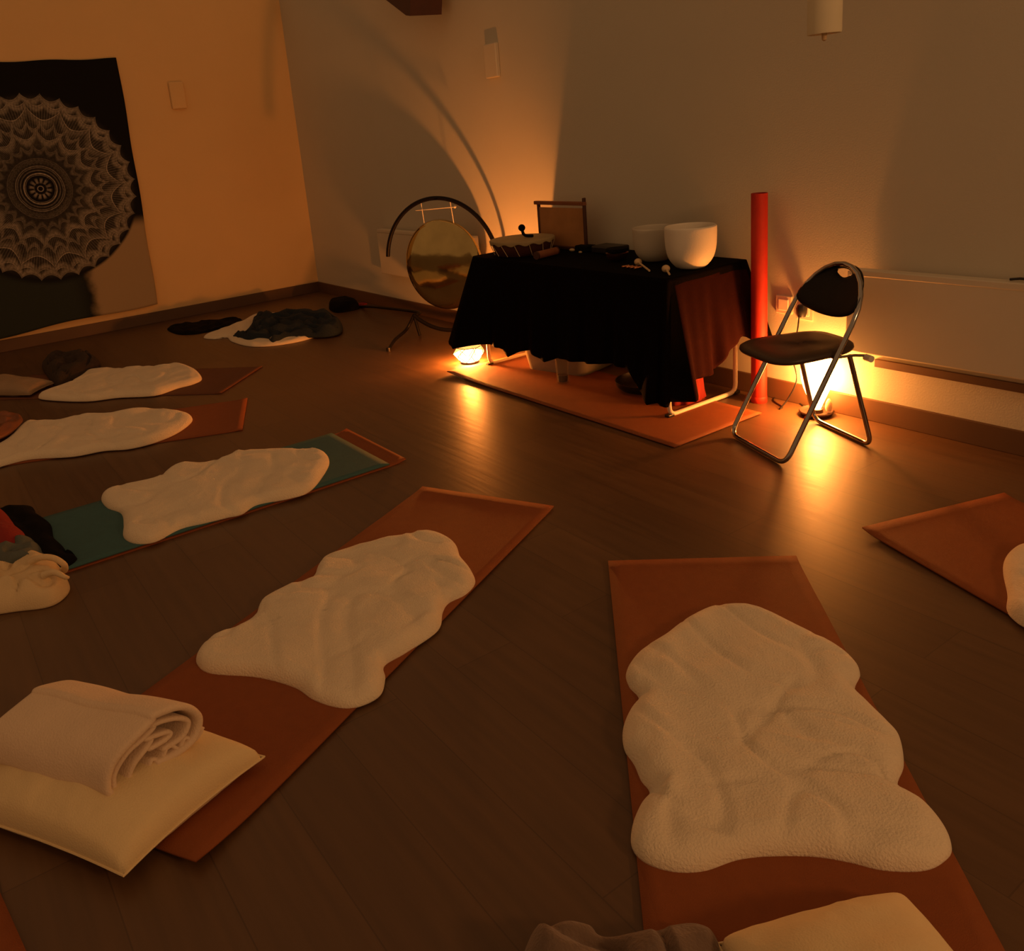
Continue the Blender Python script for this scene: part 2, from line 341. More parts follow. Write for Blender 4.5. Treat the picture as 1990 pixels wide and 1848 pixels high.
def pelt(name, outline, H, edge, m, parent=None, z0=0.0, seed=0, lump=0.006, lump_s=9.0, crease=0.0, crease_s=5.0, rings=46, res=7, creases=(), centre=None, dome=0.0, fine=0.0):
    """a soft body lying on the floor: plan outline (world points), rolled edge, lumpy top"""
    ol = smooth_path([(p[0], p[1], 0) for p in outline], res, True)
    O = np.array([(p.x, p.y) for p in ol]); K = len(O)
    c = np.array(centre[:2]) if centre is not None else O.mean(0)
    A = O; B = np.roll(O, -1, 0); AB = B - A; L2 = (AB ** 2).sum(1)
    ts = 1 - (1 - np.linspace(0, 1, rings + 1)[1:]) ** 1.6   # denser near the rim
    P2 = np.concatenate([c[None, :] + (O - c) * t for t in ts] + [c[None, :]])
    D = np.empty(len(P2))
    for i0 in range(0, len(P2), 2000):
        q = P2[i0:i0 + 2000, None, :]; t = np.clip(((q - A) * AB).sum(2) / L2, 0, 1)
        D[i0:i0 + 2000] = np.sqrt((((A + AB * t[..., None]) - q) ** 2).sum(2)).min(1)
    dmax = D.max()
    V = []
    for (x, y), d in zip(P2, D):
        u = min(d / edge, 1.0); h = H * math.sqrt(max(0, 1 - (1 - u) ** 2))
        h += dome * (1 - (1 - min(d / dmax, 1)) ** 2)
        k = min(1, d / (edge * 0.5))
        nv = noise.noise(Vector((x * lump_s + seed, y * lump_s, seed * 1.7)))
        h += k * lump * nv * 2
        if fine: h += k * fine * noise.noise(Vector((x * 45 + seed, y * 45, 3.1)))
        if crease:
            w = noise.noise(Vector((x * 2.3 + seed, y * 2.3, 7.7)))
            rv = abs(noise.noise(Vector((x * crease_s + w * 1.4, y * crease_s * 1.6 - w, seed + 4))))
            h -= k * crease * max(0, 1 - rv * 7)
        for (a, b2, wd, dp) in creases:
            ax, ay = a[0], a[1]; bx, by = b2[0] - ax, b2[1] - ay; tt = max(0, min(1, ((x - ax) * bx + (y - ay) * by) / (bx * bx + by * by)))
            wob = 0.012 * noise.noise(Vector((x * 14, y * 14, seed)))
            dd = math.hypot(ax + bx * tt - x, ay + by * tt - y) + wob
            h += k * dp * math.exp(-(dd / wd) ** 2) * math.sin(math.pi * (0.1 + .8 * tt))
        V.append(Vector((x, y, z0 + max(h, 0.0015))))
    n_r = rings
    # slight overhang of the rolled rim
    rim = [Vector((p[0], p[1], z0)) for p in (c[None, :] + (O - c) * 0.985)]
    base = len(V); V += rim
    Fs = []
    last = (n_r - 1) * K
    for i in range(n_r - 1):
        for j in range(K): Fs.append((i * K + j, i * K + (j + 1) % K, (i + 1) * K + (j + 1) % K, (i + 1) * K + j))
    ci = n_r * K
    for j in range(K): Fs.append((ci, (j + 1) % K, j))
    for j in range(K): Fs.append((last + j, last + (j + 1) % K, base + (j + 1) % K, base + j))
    Fs.append(tuple(base + j for j in range(K)))
    for i in range(K): V[last + i].z = z0 + 0.003
    if parent: V = shift(V, parent.location)
    return mesh(name, V, Fs, m, parent)

# ------------------------------------------------------------------ the room
def struct(name, mb, m, bevel=0.0):
    o = mb.build(name, m, None, smooth=False, bevel=bevel); o['kind'] = 'structure'; return o
XW, YW, HC = 12.6, -6.6, 2.95
struct('floor', MB().box((0, YW, -0.05), (XW, 0, 0)), 'floor')
struct('wall_back', MB().box((-0.12, 0, 0), (XW, 0.12, HC)), 'wall')
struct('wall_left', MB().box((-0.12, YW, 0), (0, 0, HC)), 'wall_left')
struct('baseboard_back', MB().box((0.012, -0.014, 0), (XW, 0, 0.102)), 'skirt', 0.003)
struct('baseboard_left', MB().box((0, YW, 0), (0.014, 0, 0.102)), 'skirt', 0.003)

# ------------------------------------------------------------------ panel heaters on the back wall
def heater(x0, x1, z0, z1, label):
    e = empty('panel_heater', ((x0 + x1) / 2, -0.05, z0), label, 'heater', None)
    L = e.location
    mb = MB().box(Vector((x0, -0.085, z0)) - L, Vector((x1, -0.035, z1)) - L); mb.build('panel', 'white', e, bevel=0.006, smooth=False)
    mb = MB().box(Vector((x0 + .01, -0.088, z1 - .02)) - L, Vector((x1 - .01, -0.03, z1 + 0.008)) - L); mb.build('top_grille', 'white', e, bevel=0.004, smooth=False)
    for xx in (x0 + 0.10, x1 - 0.16):
        MB().box(Vector((xx, -0.036, z0 - 0.0)) - L, Vector((xx + .05, -0.001, z1 - .1)) - L).build('bracket', 'white', e, smooth=False)
    return e
h = heater(5.886, 7.9, 0.333, 0.695, 'long white panel heater low on the wall behind and right of the folding chair')
L = h.location
MB().tube([Vector((6.535, -0.06, 0.71)) - L, Vector((6.57, -0.06, 0.716)) - L, Vector((6.8, -0.05, 0.712)) - L], 0.005).build('lead', 'black_plastic', h)
heater(1.555, 3.0, 0.327, 0.70, 'white panel heater on the wall behind the gong')
struct('brown_strip_1', MB().box((5.985, -0.014, 0.258), (XW, -0.0005, 0.294)), 'skirt', 0.002)  # thin brown strip along the wall below the heater
# small wall fittings
o = MB().box((3.235, -0.03, 1.755), (3.365, 0, 1.965)).build('wall_switch_plate', 'white', bevel=0.006, smooth=False); tag(o, 'small pale upright plate high on the back wall above the gong', 'wall plate')
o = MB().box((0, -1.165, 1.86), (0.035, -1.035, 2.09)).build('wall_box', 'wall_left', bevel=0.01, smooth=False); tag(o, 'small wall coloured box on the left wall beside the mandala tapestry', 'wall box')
# hanging beam end at the top edge
e = empty('wooden_block', (2.45, -0.3, 2.2), 'dark red wooden block jutting in at the top edge before the back wall', 'block')
a, b_, c_, d_ = wl(797, 31, -.3), wl(789, 30, -.3), wl(745, -4, -.3), wl(680, -60, -.3)
top = wl(799, -70, -.3)
poly = [a, b_, c_, d_, top]; V = [p - e.location for p in poly] + [p + Vector((0.05, 0.22, 0)) - e.location for p in poly]; k = 5
mesh('block_body', V, [tuple(range(k)), tuple(range(2 * k - 1, k - 1, -1))] + [(i, (i + 1) % k, (i + 1) % k + k, i + k) for i in range(k)], 'dark_wood', e, False)
# pendant lamp
pc = wl(1602, 66, -0.9)
e = empty('pendant_lamp', pc, 'unlit cream cylinder pendant lamp hanging at the upper right', 'lamp')
R = 0.052
MB().lathe([(0.0, 0.004), (R * .97, 0.0), (R, 0.004), (R, 0.42), (R * .96, 0.43), (R * .96, 0.01)], (0, 0, 0), 48, False).build('lamp_shade', 'linen_shade', e)
MB().lathe([(0.0, -0.022), (0.007, -0.018), (0.009, 0.0), (0.006, 0.006)], (0, 0, 0), 16).build('finial', 'bone', e)
MB().tube([(0, 0, 0.4), (0, 0, 0.9)], 0.004).build('cord', 'cord_white', e)

# ------------------------------------------------------------------ mandala tapestry on the left wall
def tapestry():
    y0, y1 = -3.16, -1.56; z1, z0 = 2.31, 0.16
    ny, nz = 80, 110; V = []; Fs = []
    for j in range(nz + 1):
        v = j / nz
        for i in range(ny + 1):
            u = i / ny
            yy = y0 + (y1 - y0) * u + (0.06 * (u ** 1.0)) * -(1 - v) * (0.6 + .4 * (1 - v)) + 0.004 * math.sin(v * 17) * u
            zb = 0.125 + 0.055 * u - 0.012 * math.sin(u * 9)
            zz = zb + (z1 - 0.01 * math.sin(u * math.pi * 3) ** 2 - zb) * v
            xx = 0.014 + 0.006 * math.sin(u * 13 + v * 2) * (1 - v * .6) + 0.012 * (1 - v) + .02 * (1 - v) ** 4
            V.append((xx, yy, zz))
    for j in range(nz):
        for i in range(ny): a = j * (ny + 1) + i; Fs.append((a, a + 1, a + ny + 2, a + ny + 1))
    o = mesh('mandala_tapestry', V, Fs, mandala_material(-2.37, 1.296))
    s = o.modifiers.new('solid', 'SOLIDIFY'); s.thickness = 0.002; s.offset = -1
    tag(o, 'large dark tapestry with a pale mandala hanging on the left wall', 'tapestry')
tapestry()

# ------------------------------------------------------------------ yoga mats
def yoga_mat(TL, u, label, name='yoga_mat', w=0.603, L=1.83, m='terra', group=None, z=0.0, curl=None, logo=True, th=0.005, curl_far=0.0, corner_curl=None):
    """TL: far left corner as seen from its foot, u: unit direction toward the foot of the mat"""
    u = Vector((u[0], u[1], 0)).normalized(); n = Vector((-u.y, u.x, 0))
    TL = Vector((TL[0], TL[1], 0)); nx, ny = 16, 48; V = []; Fs = []
    for j in range(ny + 1):
        for i in range(nx + 1):
            a, b = i / nx, j / ny; p = TL + n * (w * a) + u * (L * b)
            h = z + th + 0.0008 * noise.noise(Vector((p.x * 6, p.y * 6, 1)))
            d0 = L * b
            if curl_far and d0 < 0.07: h += curl_far * (1 - d0 / 0.07) ** 2
            if curl:
                d1 = L * (1 - b); 
                if d1 < 0.16: h += curl * (1 - d1 / 0.16) ** 2
            if corner_curl:
                ca, cb, cr, ch = corner_curl; dd = math.hypot((a - ca) * w, (b - cb) * L)
                if dd < cr: h += ch * (1 - dd / cr) ** 2
            V.append(Vector((p.x, p.y, h)))
    for j in range(ny):
        for i in range(nx): q = j * (nx + 1) + i; Fs.append((q, q + 1, q + nx + 2, q + nx + 1))
    if logo:
        e = empty(name, TL + n * w / 2 + u * L / 2, label, 'mat', group)
        o = mesh('mat_sheet', shift(V, e.location), Fs, m, e)
        c = TL + n * w * 0.61 + u * 0.075 - e.location; mb = MB(); r1 = .016
        P = [c + n * (r1 * 1.4 * math.cos(t)) + u * (r1 * .7 * math.sin(t)) + Vector((0, 0, z + th + .0009)) for t in [2 * math.pi * k / 16 for k in range(16)]]
        Q = [p - Vector((0, 0, .0006)) for p in P]
        mb.add(P + Q, [tuple(range(16))] + [(i, (i + 1) % 16, (i + 1) % 16 + 16, i + 16) for i in range(16)]); mb.build('printed_mark', 'terra_dark', o)
    else:
        o = mesh(name, V, Fs, m); tag(o, label, 'mat', group)
    s = o.modifiers.new('solid', 'SOLIDIFY'); s.thickness = th; s.offset = -1
    return o
G = 'terracotta yoga mats on the floor'
def on_room(x, y):   # survey ground coordinates to room coordinates
    p = _R @ np.array([x - KX, y - KY, 0]); return (p[0], p[1])
def dir_room(a): q = _R @ np.array([math.cos(a), math.sin(a), 0]); return (q[0], q[1])
MA = (on_room(0.4048, 2.5408), dir_room(-1.7065)); MBm = (on_room(-0.2377, 3.3160), dir_room(-2.1093))
MC = (on_room(-0.6537, 4.1539), dir_room(-2.5628)); MD = (on_room(-1.3431, 4.9193), dir_room(-2.9640))
yoga_mat(MA[0], MA[1], 'terracotta mat at the right under the large sheepskin, pointing at the camera', group=G, curl_far=0.006)
yoga_mat(MBm[0], MBm[1], 'terracotta mat in the middle, running from the sheepskin down to the ivory pillow', group=G, corner_curl=(1.0, 1.0, 0.22, 0.02), curl_far=0.004)
yoga_mat(MC[0], MC[1], 'terracotta mat almost hidden under the teal mat', group=G, logo=False, L=1.90, curl_far=0.012)
_u = Vector((*MC[1], 0)); _o = Vector((*MC[0], 0)) + _u * 0.085
yoga_mat((_o.x, _o.y), MC[1], 'teal mat laid over a terracotta mat left of centre', m='blue', z=0.0062, logo=False, L=1.72, curl=0.012, name='teal_mat')
yoga_mat(MD[0], MD[1], 'terracotta mat at left, second back from the teal mat side', group=G, logo=False, curl_far=0.006)
# mat E, further back
p0 = fl(430, 766); p1 = fl(60, 776); uE = (p1 - p0).normalized()
nE = Vector((-uE.y, uE.x, 0)); e0 = p0 - nE * 0.603
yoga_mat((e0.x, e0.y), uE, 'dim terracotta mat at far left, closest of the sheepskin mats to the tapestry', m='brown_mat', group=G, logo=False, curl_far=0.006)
# mat F at right
p0 = fl(1675, 1033); p1 = fl(1990, 1216); uF = (p1 - p0).normalized()
nF = Vector((-uF.y, uF.x, 0))
yoga_mat((p0.x, p0.y), uF, 'terracotta mat cut off by the right edge, nearest the heater', group=G, curl_far=0.008)
# mat under the table
yoga_mat((3.717, -0.852), (1, 0), 'terracotta mat lying lengthwise under the black draped table', group=G, logo=False, L=1.853, corner_curl=(0, 0, .5, 0.012))
# mat at the lower left corner
qa = fl(-40, 1640, .03); qb = fl(52, 1848, .02)
u = (qb - qa).normalized()
n_ = Vector((-u.y, u.x, 0)); st = qa - u * 0.25
yoga_mat((st.x - n_.x * 0.603, st.y - n_.y * 0.603), u, 'terracotta mat just showing at the lower left corner', group=G, logo=False, L=0.9)

# ------------------------------------------------------------------ sheepskins
GS = 'cream sheepskins laid on the mats'
def skin(px, label, seed, z=0.02, zb=0.006, H=0.038, name='sheepskin_rug', edge=0.05, cr=(), crease=0.008, lump=0.0045, extra=None, centre=None):
    ol = [fl(x, y, z) for x, y in px]
    o = pelt(name, ol, H, edge, 'wool', None, zb, seed, lump, 7.0, crease, 4.0, creases=[(fl(*a, z), fl(*b, z), w, d) for a, b, w, d in cr], fine=0.0012, centre=centre)
    tag(o, label, 'sheepskin', GS); return o
skin([(1420, 1177), (1375, 1182), (1330, 1205), (1290, 1235), (1242, 1265), (1217, 1300), (1222, 1328), (1241, 1352), (1223, 1378), (1210, 1412), (1213, 1450), (1232, 1480), (1245, 1510), (1262, 1535), (1243, 1562), (1228, 1600), (1228, 1640), (1255, 1670), (1310, 1687), (1370, 1685), (1430, 1665), (1490, 1657), (1580, 1657), (1650, 1668), (1720, 1684), (1800, 1684), (1843, 1660), (1850, 1635), (1835, 1600), (1800, 1560), (1755, 1532), (1745, 1515), (1757, 1480), (1750, 1430), (1730, 1405), (1690, 1365), (1662, 1335), (1672, 1305), (1660, 1280), (1620, 1250), (1560, 1222), (1500, 1193), (1460, 1180)],
     'large cream sheepskin in the right foreground, biggest in the photo', 3.0, cr=[((1560, 1320), (1430, 1480), .018, -.008), ((1580, 1410), (1700, 1440), .010, -.006), ((1500, 1500), (1740, 1530), .010, -.007), ((1340, 1545), (1480, 1530), .010, -.006), ((1300, 1250), (1300, 1330), .03, .008), ((1270, 1380), (1310, 1540), .035, .010), ((1290, 1560), (1310, 1650), .02, -.012), ((1340, 1600), (1430, 1640), .012, -.007), ((1310, 1530), (1280, 1600), .015, .010), ((1500, 1380), (1580, 1450), .012, -.006), ((1480, 1440), (1700, 1500), .009, .005)], H=0.045, edge=0.06)
skin([(830, 1036), (775, 1044), (650, 1073), (620, 1095), (605, 1125), (560, 1140), (510, 1165), (495, 1195), (470, 1215), (410, 1240), (382, 1270), (385, 1290), (412, 1304), (500, 1311), (570, 1330), (610, 1355), (660, 1370), (700, 1366), (738, 1345), (748, 1312), (747, 1288), (790, 1262), (850, 1220), (860, 1185), (872, 1167), (905, 1150), (923, 1128), (915, 1105), (895, 1080), (885, 1055), (860, 1040)],
     'cream sheepskin in the centre, on the mat with the ivory pillow', 8.0, cr=[((640, 1290), (720, 1250), .012, -.006), ((800, 1240), (855, 1190), .02, .010), ((500, 1170), (620, 1170), .012, .006), ((730, 1130), (830, 1090), .010, -.004)], H=0.042)
skin([(640, 897), (625, 880), (560, 877), (470, 880), (440, 892), (400, 903), (360, 905), (330, 915), (300, 935), (235, 948), (198, 965), (207, 985), (235, 997), (240, 1020), (240, 1043), (262, 1055), (300, 1052), (350, 1027), (400, 1015), (440, 1005), (470, 998), (500, 980), (560, 968), (600, 955), (627, 925)],
     'cream sheepskin lying on the teal mat', 14.0, zb=0.013, H=0.04)
skin([(373, 815), (362, 802), (320, 797), (270, 796), (220, 806), (170, 807), (120, 818), (60, 818), (35, 832), (10, 856), (-50, 890), (-90, 915), (-40, 915), (10, 900), (60, 889), (140, 884), (200, 873), (250, 869), (300, 857), (345, 838)],
     'narrow looking cream sheepskin on the second mat back at the left edge', 21.0, H=0.04, centre=fl(190, 842))
skin([(392, 733), (378, 717), (350, 708), (320, 711), (290, 714), (230, 717), (180, 721), (158, 729), (140, 743), (95, 760), (74, 771), (110, 776), (170, 777), (230, 770), (300, 766), (345, 752), (378, 743)],
     'cream sheepskin at far left beside the dark cushion, on the dim mat', 27.0, H=0.04)
skin([(1990, 1062), (1968, 1068), (1952, 1085), (1950, 1110), (1958, 1150), (1957, 1180), (1975, 1202), (2010, 1225), (2080, 1290), (2200, 1360), (2340, 1470), (2500, 1530), (2560, 1450), (2500, 1330), (2400, 1240), (2330, 1150), (2220, 1090), (2120, 1070), (2040, 1055)],
     'cream sheepskin cut off by the right edge', 33.0, H=0.05)
skin([(395, 652), (425, 640), (470, 622), (505, 608), (560, 610), (620, 620), (612, 640), (603, 654), (540, 667), (485, 669), (450, 660), (440, 652), (415, 655)],
     'cream sheepskin under the navy clothing near the far corner', 39.0, zb=0.0, H=0.03)

# ------------------------------------------------------------------ pillows
def pillow(name, corners, th, z, label, seed, m='cushion', pinch=0.12, cat='pillow'):
    """corners: four floor points in order; a stuffed pillow with drawn-out corners"""
    c = [Vector((p[0], p[1], 0)) for p in corners]; n = 44
    e = empty(name, (sum((p for p in c), Vector()) / 4) + Vector((0, 0, z)), label, cat)
    V = []; Fs = []; idx = {}
    for sgn in (1, -1):
        for j in range(n + 1):
            for i in range(n + 1):
                a, b = i / n, j / n; A, B = 2 * a - 1, 2 * b - 1
                # draw edges in between the corners
                sa = A * (1 - pinch * (1 - B * B) * 0.0 - 0.06 * (1 - B * B)); sb = B * (1 - 0.05 * (1 - A * A))
                aa, bb = (sa + 1) / 2, (sb + 1) / 2
                p = c[0] * (1 - aa) * (1 - bb) + c[1] * aa * (1 - bb) + c[2] * aa * bb + c[3] * (1 - aa) * bb
                h = (max(0, (1 - A * A)) ** 0.33) * (max(0, (1 - B * B)) ** 0.33)
                ed = 1 - max(abs(A), abs(B)); wr = noise.noise(Vector((p.x * 11 + seed, p.y * 11, 0))) * 0.012 + abs(noise.noise(Vector((p.x * 24, p.y * 24, seed)))) * -0.026 * math.exp(-ed * 5)
                wr *= min(1, ed * 6)
                zt = th * (0.5 * h) + wr * h; mid = z + th * 0.42 * (0.5 + .5 * h)
                V.append(Vector((p.x, p.y, mid + (zt if sgn > 0 else -min(zt, mid - z - 0.001)))) )
    N = (n + 1) ** 2
    for s_ in (0, 1):
        for j in range(n):
            for i in range(n): q = s_ * N + j * (n + 1) + i; Fs.append((q, q + 1, q + n + 2, q + n + 1) if s_ == 0 else (q, q + n + 1, q + n + 2, q + 1))
    mb = MB(); mb.add(shift(V, e.location), Fs); o = mb.build('cushion_cover', m, e, sharp=False)
    bm = bmesh.new(); bm.from_mesh(o.data); bmesh.ops.remove_doubles(bm, verts=bm.verts, dist=1e-4); bmesh.ops.recalc_face_normals(bm, faces=bm.faces); bm.to_mesh(o.data); bm.free()
    # seam piping along the edge
    ring = [(i, 0) for i in range(n)] + [(n, j) for j in range(n)] + [(n - i, n) for i in range(n)] + [(0, n - j) for j in range(n)]
    P = [V[j * (n + 1) + i] - e.location for i, j in ring]
    MB().tube(P, 0.003, 6, True).build('seam', m, e)
    return e
pA, pB = fl(240, 1700, .04), fl(512, 1462, .05); dW = Vector((-0.86, -0.50, 0)).normalized()
pillow('floor_pillow', [pA, pB, pB + dW * 0.56, fl(-10, 1640, .04) - Vector((.22, .10, 0))], 0.15, 0.006, 'ivory pillow at the lower left with a folded beige blanket on it', 2.0)
q0, q1 = fl(1752, 1742, .04), fl(1395, 1832, .04)
pillow('floor_pillow', [q0, q1, q1 + Vector((.34, -.18, 0)), q0 + Vector((.34, -.14, 0))], 0.15, 0.006, 'ivory pillow cut off by the bottom edge, on the right mat', 5.0)
pl0 = fl(105, 752, .03)
pillow('floor_pillow', [fl(105, 735, .06), fl(60, 772, .01), fl(-110, 772, .01), fl(-60, 725, .06)], 0.10, 0.006, 'dim pillow at the left edge before the dark cushion', 9.0, m='taupe')

# ------------------------------------------------------------------ folded blanket on the pillow
def folded_blanket():
    base = fl(225, 1545, .10); e = empty('folded_blanket', (base.x, base.y, .10), 'thick folded beige blanket lying on the ivory pillow at lower left', 'blanket')
    a = fl(215, 1552, .115); b = fl(405, 1425, .13); c = fl(0, 1460, .135)
    wv = (b - a); wv.z = 0; wl_ = wv.length; wv.normalize(); lv = (c - a); lv.z = 0; lv.normalize()
    LEN = 0.40; HT = 0.12; z0 = 0.112
    # profile in (s across, h up): outer wrap is a C open underneath, then inner folds
    def prof(off):
        s0 = 0.0 + off; s1 = wl_ - off; h0 = off; h1 = HT - off; R = (h1 - h0) / 2
        P = []
        P.append((s0 + .02, h0 + .0))
        return P
    path = []
    # outer: starts lower front, goes up over the top to the far round fold and back underneath
    path += [(0.012, 0.004), (0.004, 0.022), (0.016, 0.060), (0.05, 0.092), (0.12, 0.116), (wl_ - .10, 0.128), (wl_ - .04, 0.112), (wl_ - .005, 0.07), (wl_ - .02, 0.03), (wl_ - .06, 0.012), (wl_ - .13, 0.016)]
    inner1 = [(0.022, 0.008), (0.030, 0.045), (0.07, 0.080), (0.13, 0.098), (wl_ - .11, 0.106), (wl_ - .055, 0.092), (wl_ - .03, 0.066), (wl_ - .05, 0.040), (wl_ - .10, 0.036), (0.16, 0.036)]
    inner2 = [(0.055, 0.012), (0.075, 0.045), (0.12, 0.074), (wl_ - .13, 0.084), (wl_ - .08, 0.068), (wl_ - .085, 0.056), (wl_ - .13, 0.058), (0.15, 0.054)]
    inner3 = [(0.10, 0.012), (0.11, 0.030), (0.13, 0.018), (0.15, 0.040), (0.17, 0.015), (0.19, 0.032), (0.215, 0.012), (0.24, 0.03)]
    for nm, pr, th in (('outer_fold', path, 0.017), ('inner_fold', inner1, 0.013), ('inner_fold', inner2, 0.012), ('inner_fold', inner3, 0.010)):
        sp = smooth_path([(s, 0, h) for s, h in pr], 7); k = len(sp); nl = 26; V = []; Fs = []
        for q in range(nl + 1):
            t = q / nl; 
            for i, p in enumerate(sp):
                s, h = p.x, p.z
                # the fold softens away from the end
                sag = 0.012 * math.sin(t * 2.2) * (s / wl_) ; ins = {'outer_fold': 0.0, 'inner_fold': 0.008}[nm]
                wob = 0.006 * noise.noise(Vector((s * 14, t * 3, len(pr))))
                nn = noise.noise(Vector((s * 9 + 3, t * 5, h * 12)))
                sc = 1 + 0.06 * t
                P = Vector((a.x, a.y, z0)) + wv * (s * sc - 0.02 * t + wob) + lv * (ins + LEN * t * (1 - 0.03 * h) + 0.010 * nn) + Vector((0, 0, h * (1 - 0.12 * t * t) - sag + wob))
                V.append(P - e.location)
        for q in range(nl):
            for i in range(k - 1): r0 = q * k + i; Fs.append((r0, r0 + 1, r0 + k + 1, r0 + k))
        o = mesh(nm, V, Fs, 'blanket', e); m = o.modifiers.new('solid', 'SOLIDIFY'); m.thickness = th; m.offset = 0
        m = o.modifiers.new('sub', 'SUBSURF'); m.levels = m.render_levels = 1
    return e
folded_blanket()

# ------------------------------------------------------------------ soft heaps
def heap(name, px, z, H, edge, m, label, cat, seed, crease=0.02, lump=.02, zb=0.0, dome=0.0, crease_s=5, lump_s=9, group=None, rings=36):
    ol = [fl(x, y, z) for x, y in px]
    o = pelt(name, ol, H, edge, m, None, zb, seed, lump, lump_s, crease, crease_s, rings=rings, res=6, dome=dome)
    tag(o, label, cat, group); return o
heap('brown_blanket', [(1022, 1812), (1050, 1790), (1105, 1778), (1150, 1782), (1172, 1800), (1240, 1796), (1330, 1778), (1380, 1790), (1400, 1815), (1405, 1850), (1380, 1960), (1200, 2000), (1060, 1980), (1000, 1900)], .05, 0.085, 0.09, 'brown', 'crumpled dark brown blanket at the bottom edge beside the ivory pillow', 'blanket', 4.0, 0.03, .02, 0.006)
heap('black_garment', [(10, 990), (60, 985), (72, 1000), (98, 1018), (105, 1045), (125, 1065), (130, 1078), (150, 1084), (128, 1100), (90, 1095), (60, 1085), (20, 1050), (-10, 1010)], .02, 0.04, 0.05, 'black_cloth', 'black garment between the red cloth and the teal mat', 'clothing', 6.0, 0.01, .008, 0.013)
heap('red_garment', [(-80, 1000), (-20, 985), (10, 992), (35, 1020), (55, 1038), (40, 1062), (-10, 1075), (-80, 1060)], .05, 0.09, 0.1, 'red_cloth', 'dark red cloth at the left edge behind the cream bag', 'cloth', 7.0, 0.012, .012, 0.013)
heap('grey_garment', [(-40, 1070), (10, 1055), (45, 1036), (70, 1045), (88, 1066), (92, 1085), (60, 1105), (0, 1110), (-40, 1100)], .05, 0.09, 0.09, 'grey_cloth', 'bunched grey green cloth just behind the cream bag', 'cloth', 8.0, 0.03, .012, 0.0)
def cream_bag():
    px = [(132, 1132), (127, 1112), (110, 1092), (78, 1080), (45, 1090), (10, 1108), (-60, 1110), (-140, 1120), (-140, 1175), (-40, 1180), (30, 1172), (85, 1165), (115, 1152)]
    ol = [fl(x, y, .035) for x, y in px]; c = fl(20, 1150, 0)
    e = empty('canvas_bag', (c.x, c.y, 0), 'crumpled cream canvas bag with a loop handle at the left edge', 'bag')
    pelt('bag_body', ol, 0.10, 0.10, 'bag', e, 0.001, 11.0, 0.018, 9.0, 0.028, 6.0, rings=40)
    P = [fl(60, 1092, .11), fl(80, 1083, .13), fl(105, 1085, .12), fl(124, 1097, .09), fl(126, 1108, .05), fl(118, 1108, .05)]
    MB().tube([p - e.location for p in smooth_path(P, 8)], 0.011, 10).build('handle', 'bag', e)
    P = [fl(85, 1118, .09), fl(105, 1112, .10), fl(128, 1122, .08), fl(134, 1121, .06)]
    MB().tube([p - e.location for p in smooth_path(P, 6)], [0.014, .013, .013, .012, .012, .012, .011, .011, .010, .010, .009, .008, .008, .007, .006, .005, .004, .003, .002][:19], 10).build('tie_end', 'bag', e)
cream_bag()
heap('navy_garment', [(452, 650), (470, 648), (488, 632), (495, 616), (540, 612), (600, 610), (640, 612), (662, 622), (663, 640), (640, 648), (600, 650), (560, 652), (530, 662), (515, 655), (480, 656)], .04, 0.07, 0.08, 'navy', 'heap of dark navy clothing on the sheepskin near the far corner', 'clothing', 12.0, 0.04, .02, 0.012)
heap('dark_cushion', [(80, 700), (110, 688), (150, 684), (180, 690), (195, 702), (170, 716), (140, 730), (110, 742), (92, 725)], .05, 0.09, 0.09, 'dark_fleece', 'dark brown cushion heap behind the far left sheepskin', 'cushion', 13.0, 0.03, .02, 0.006)
heap('tan_garment', [(-60, 815), (0, 806), (25, 806), (45, 816), (30, 836), (5, 852), (-50, 870), (-90, 850)], .04, 0.05, 0.06, 'mid_wood', 'brown cloth on the second mat back at the left edge', 'cloth', 15.0, 0.03, .02, 0.04)
heap('dark_patch', [(325, 640), (350, 632), (400, 625), (440, 622), (470, 622), (460, 634), (420, 642), (380, 650), (345, 650)], .0, 0.02, 0.03, 'black_cloth', 'flat black patch on the floor left of the navy clothing', 'cloth', 16.0, 0.01, .01)  # low black patch lying flat on the floor
c = fl(668, 600); e = empty('black_pouch', (c.x, c.y, 0), 'small black pouch with a red tab near the far corner', 'pouch', rz=0.35)
pm = pelt('pouch_body', [Vector((c.x + a_, c.y + b2, 0)) for a_, b2 in ((-.16, -.07), (.10, -.13), (.17, -.02), (.12, .10), (-.10, .12), (-.18, .04))], 0.09, 0.05, 'black_cloth', None, 0.0, 2, .004, 9)
pm.name = 'pouch_body'; pm.parent = e; pm.matrix_parent_inverse = Matrix.Translation(-e.location)
e.rotation_euler = (0, 0, 0)
t0 = fl(697, 592, .02) - e.location
MB().box(t0 - Vector((.02, .03, 0)), t0 + Vector((.07, .05, .012))).build('red_tab', 'red_cloth', e, smooth=False)

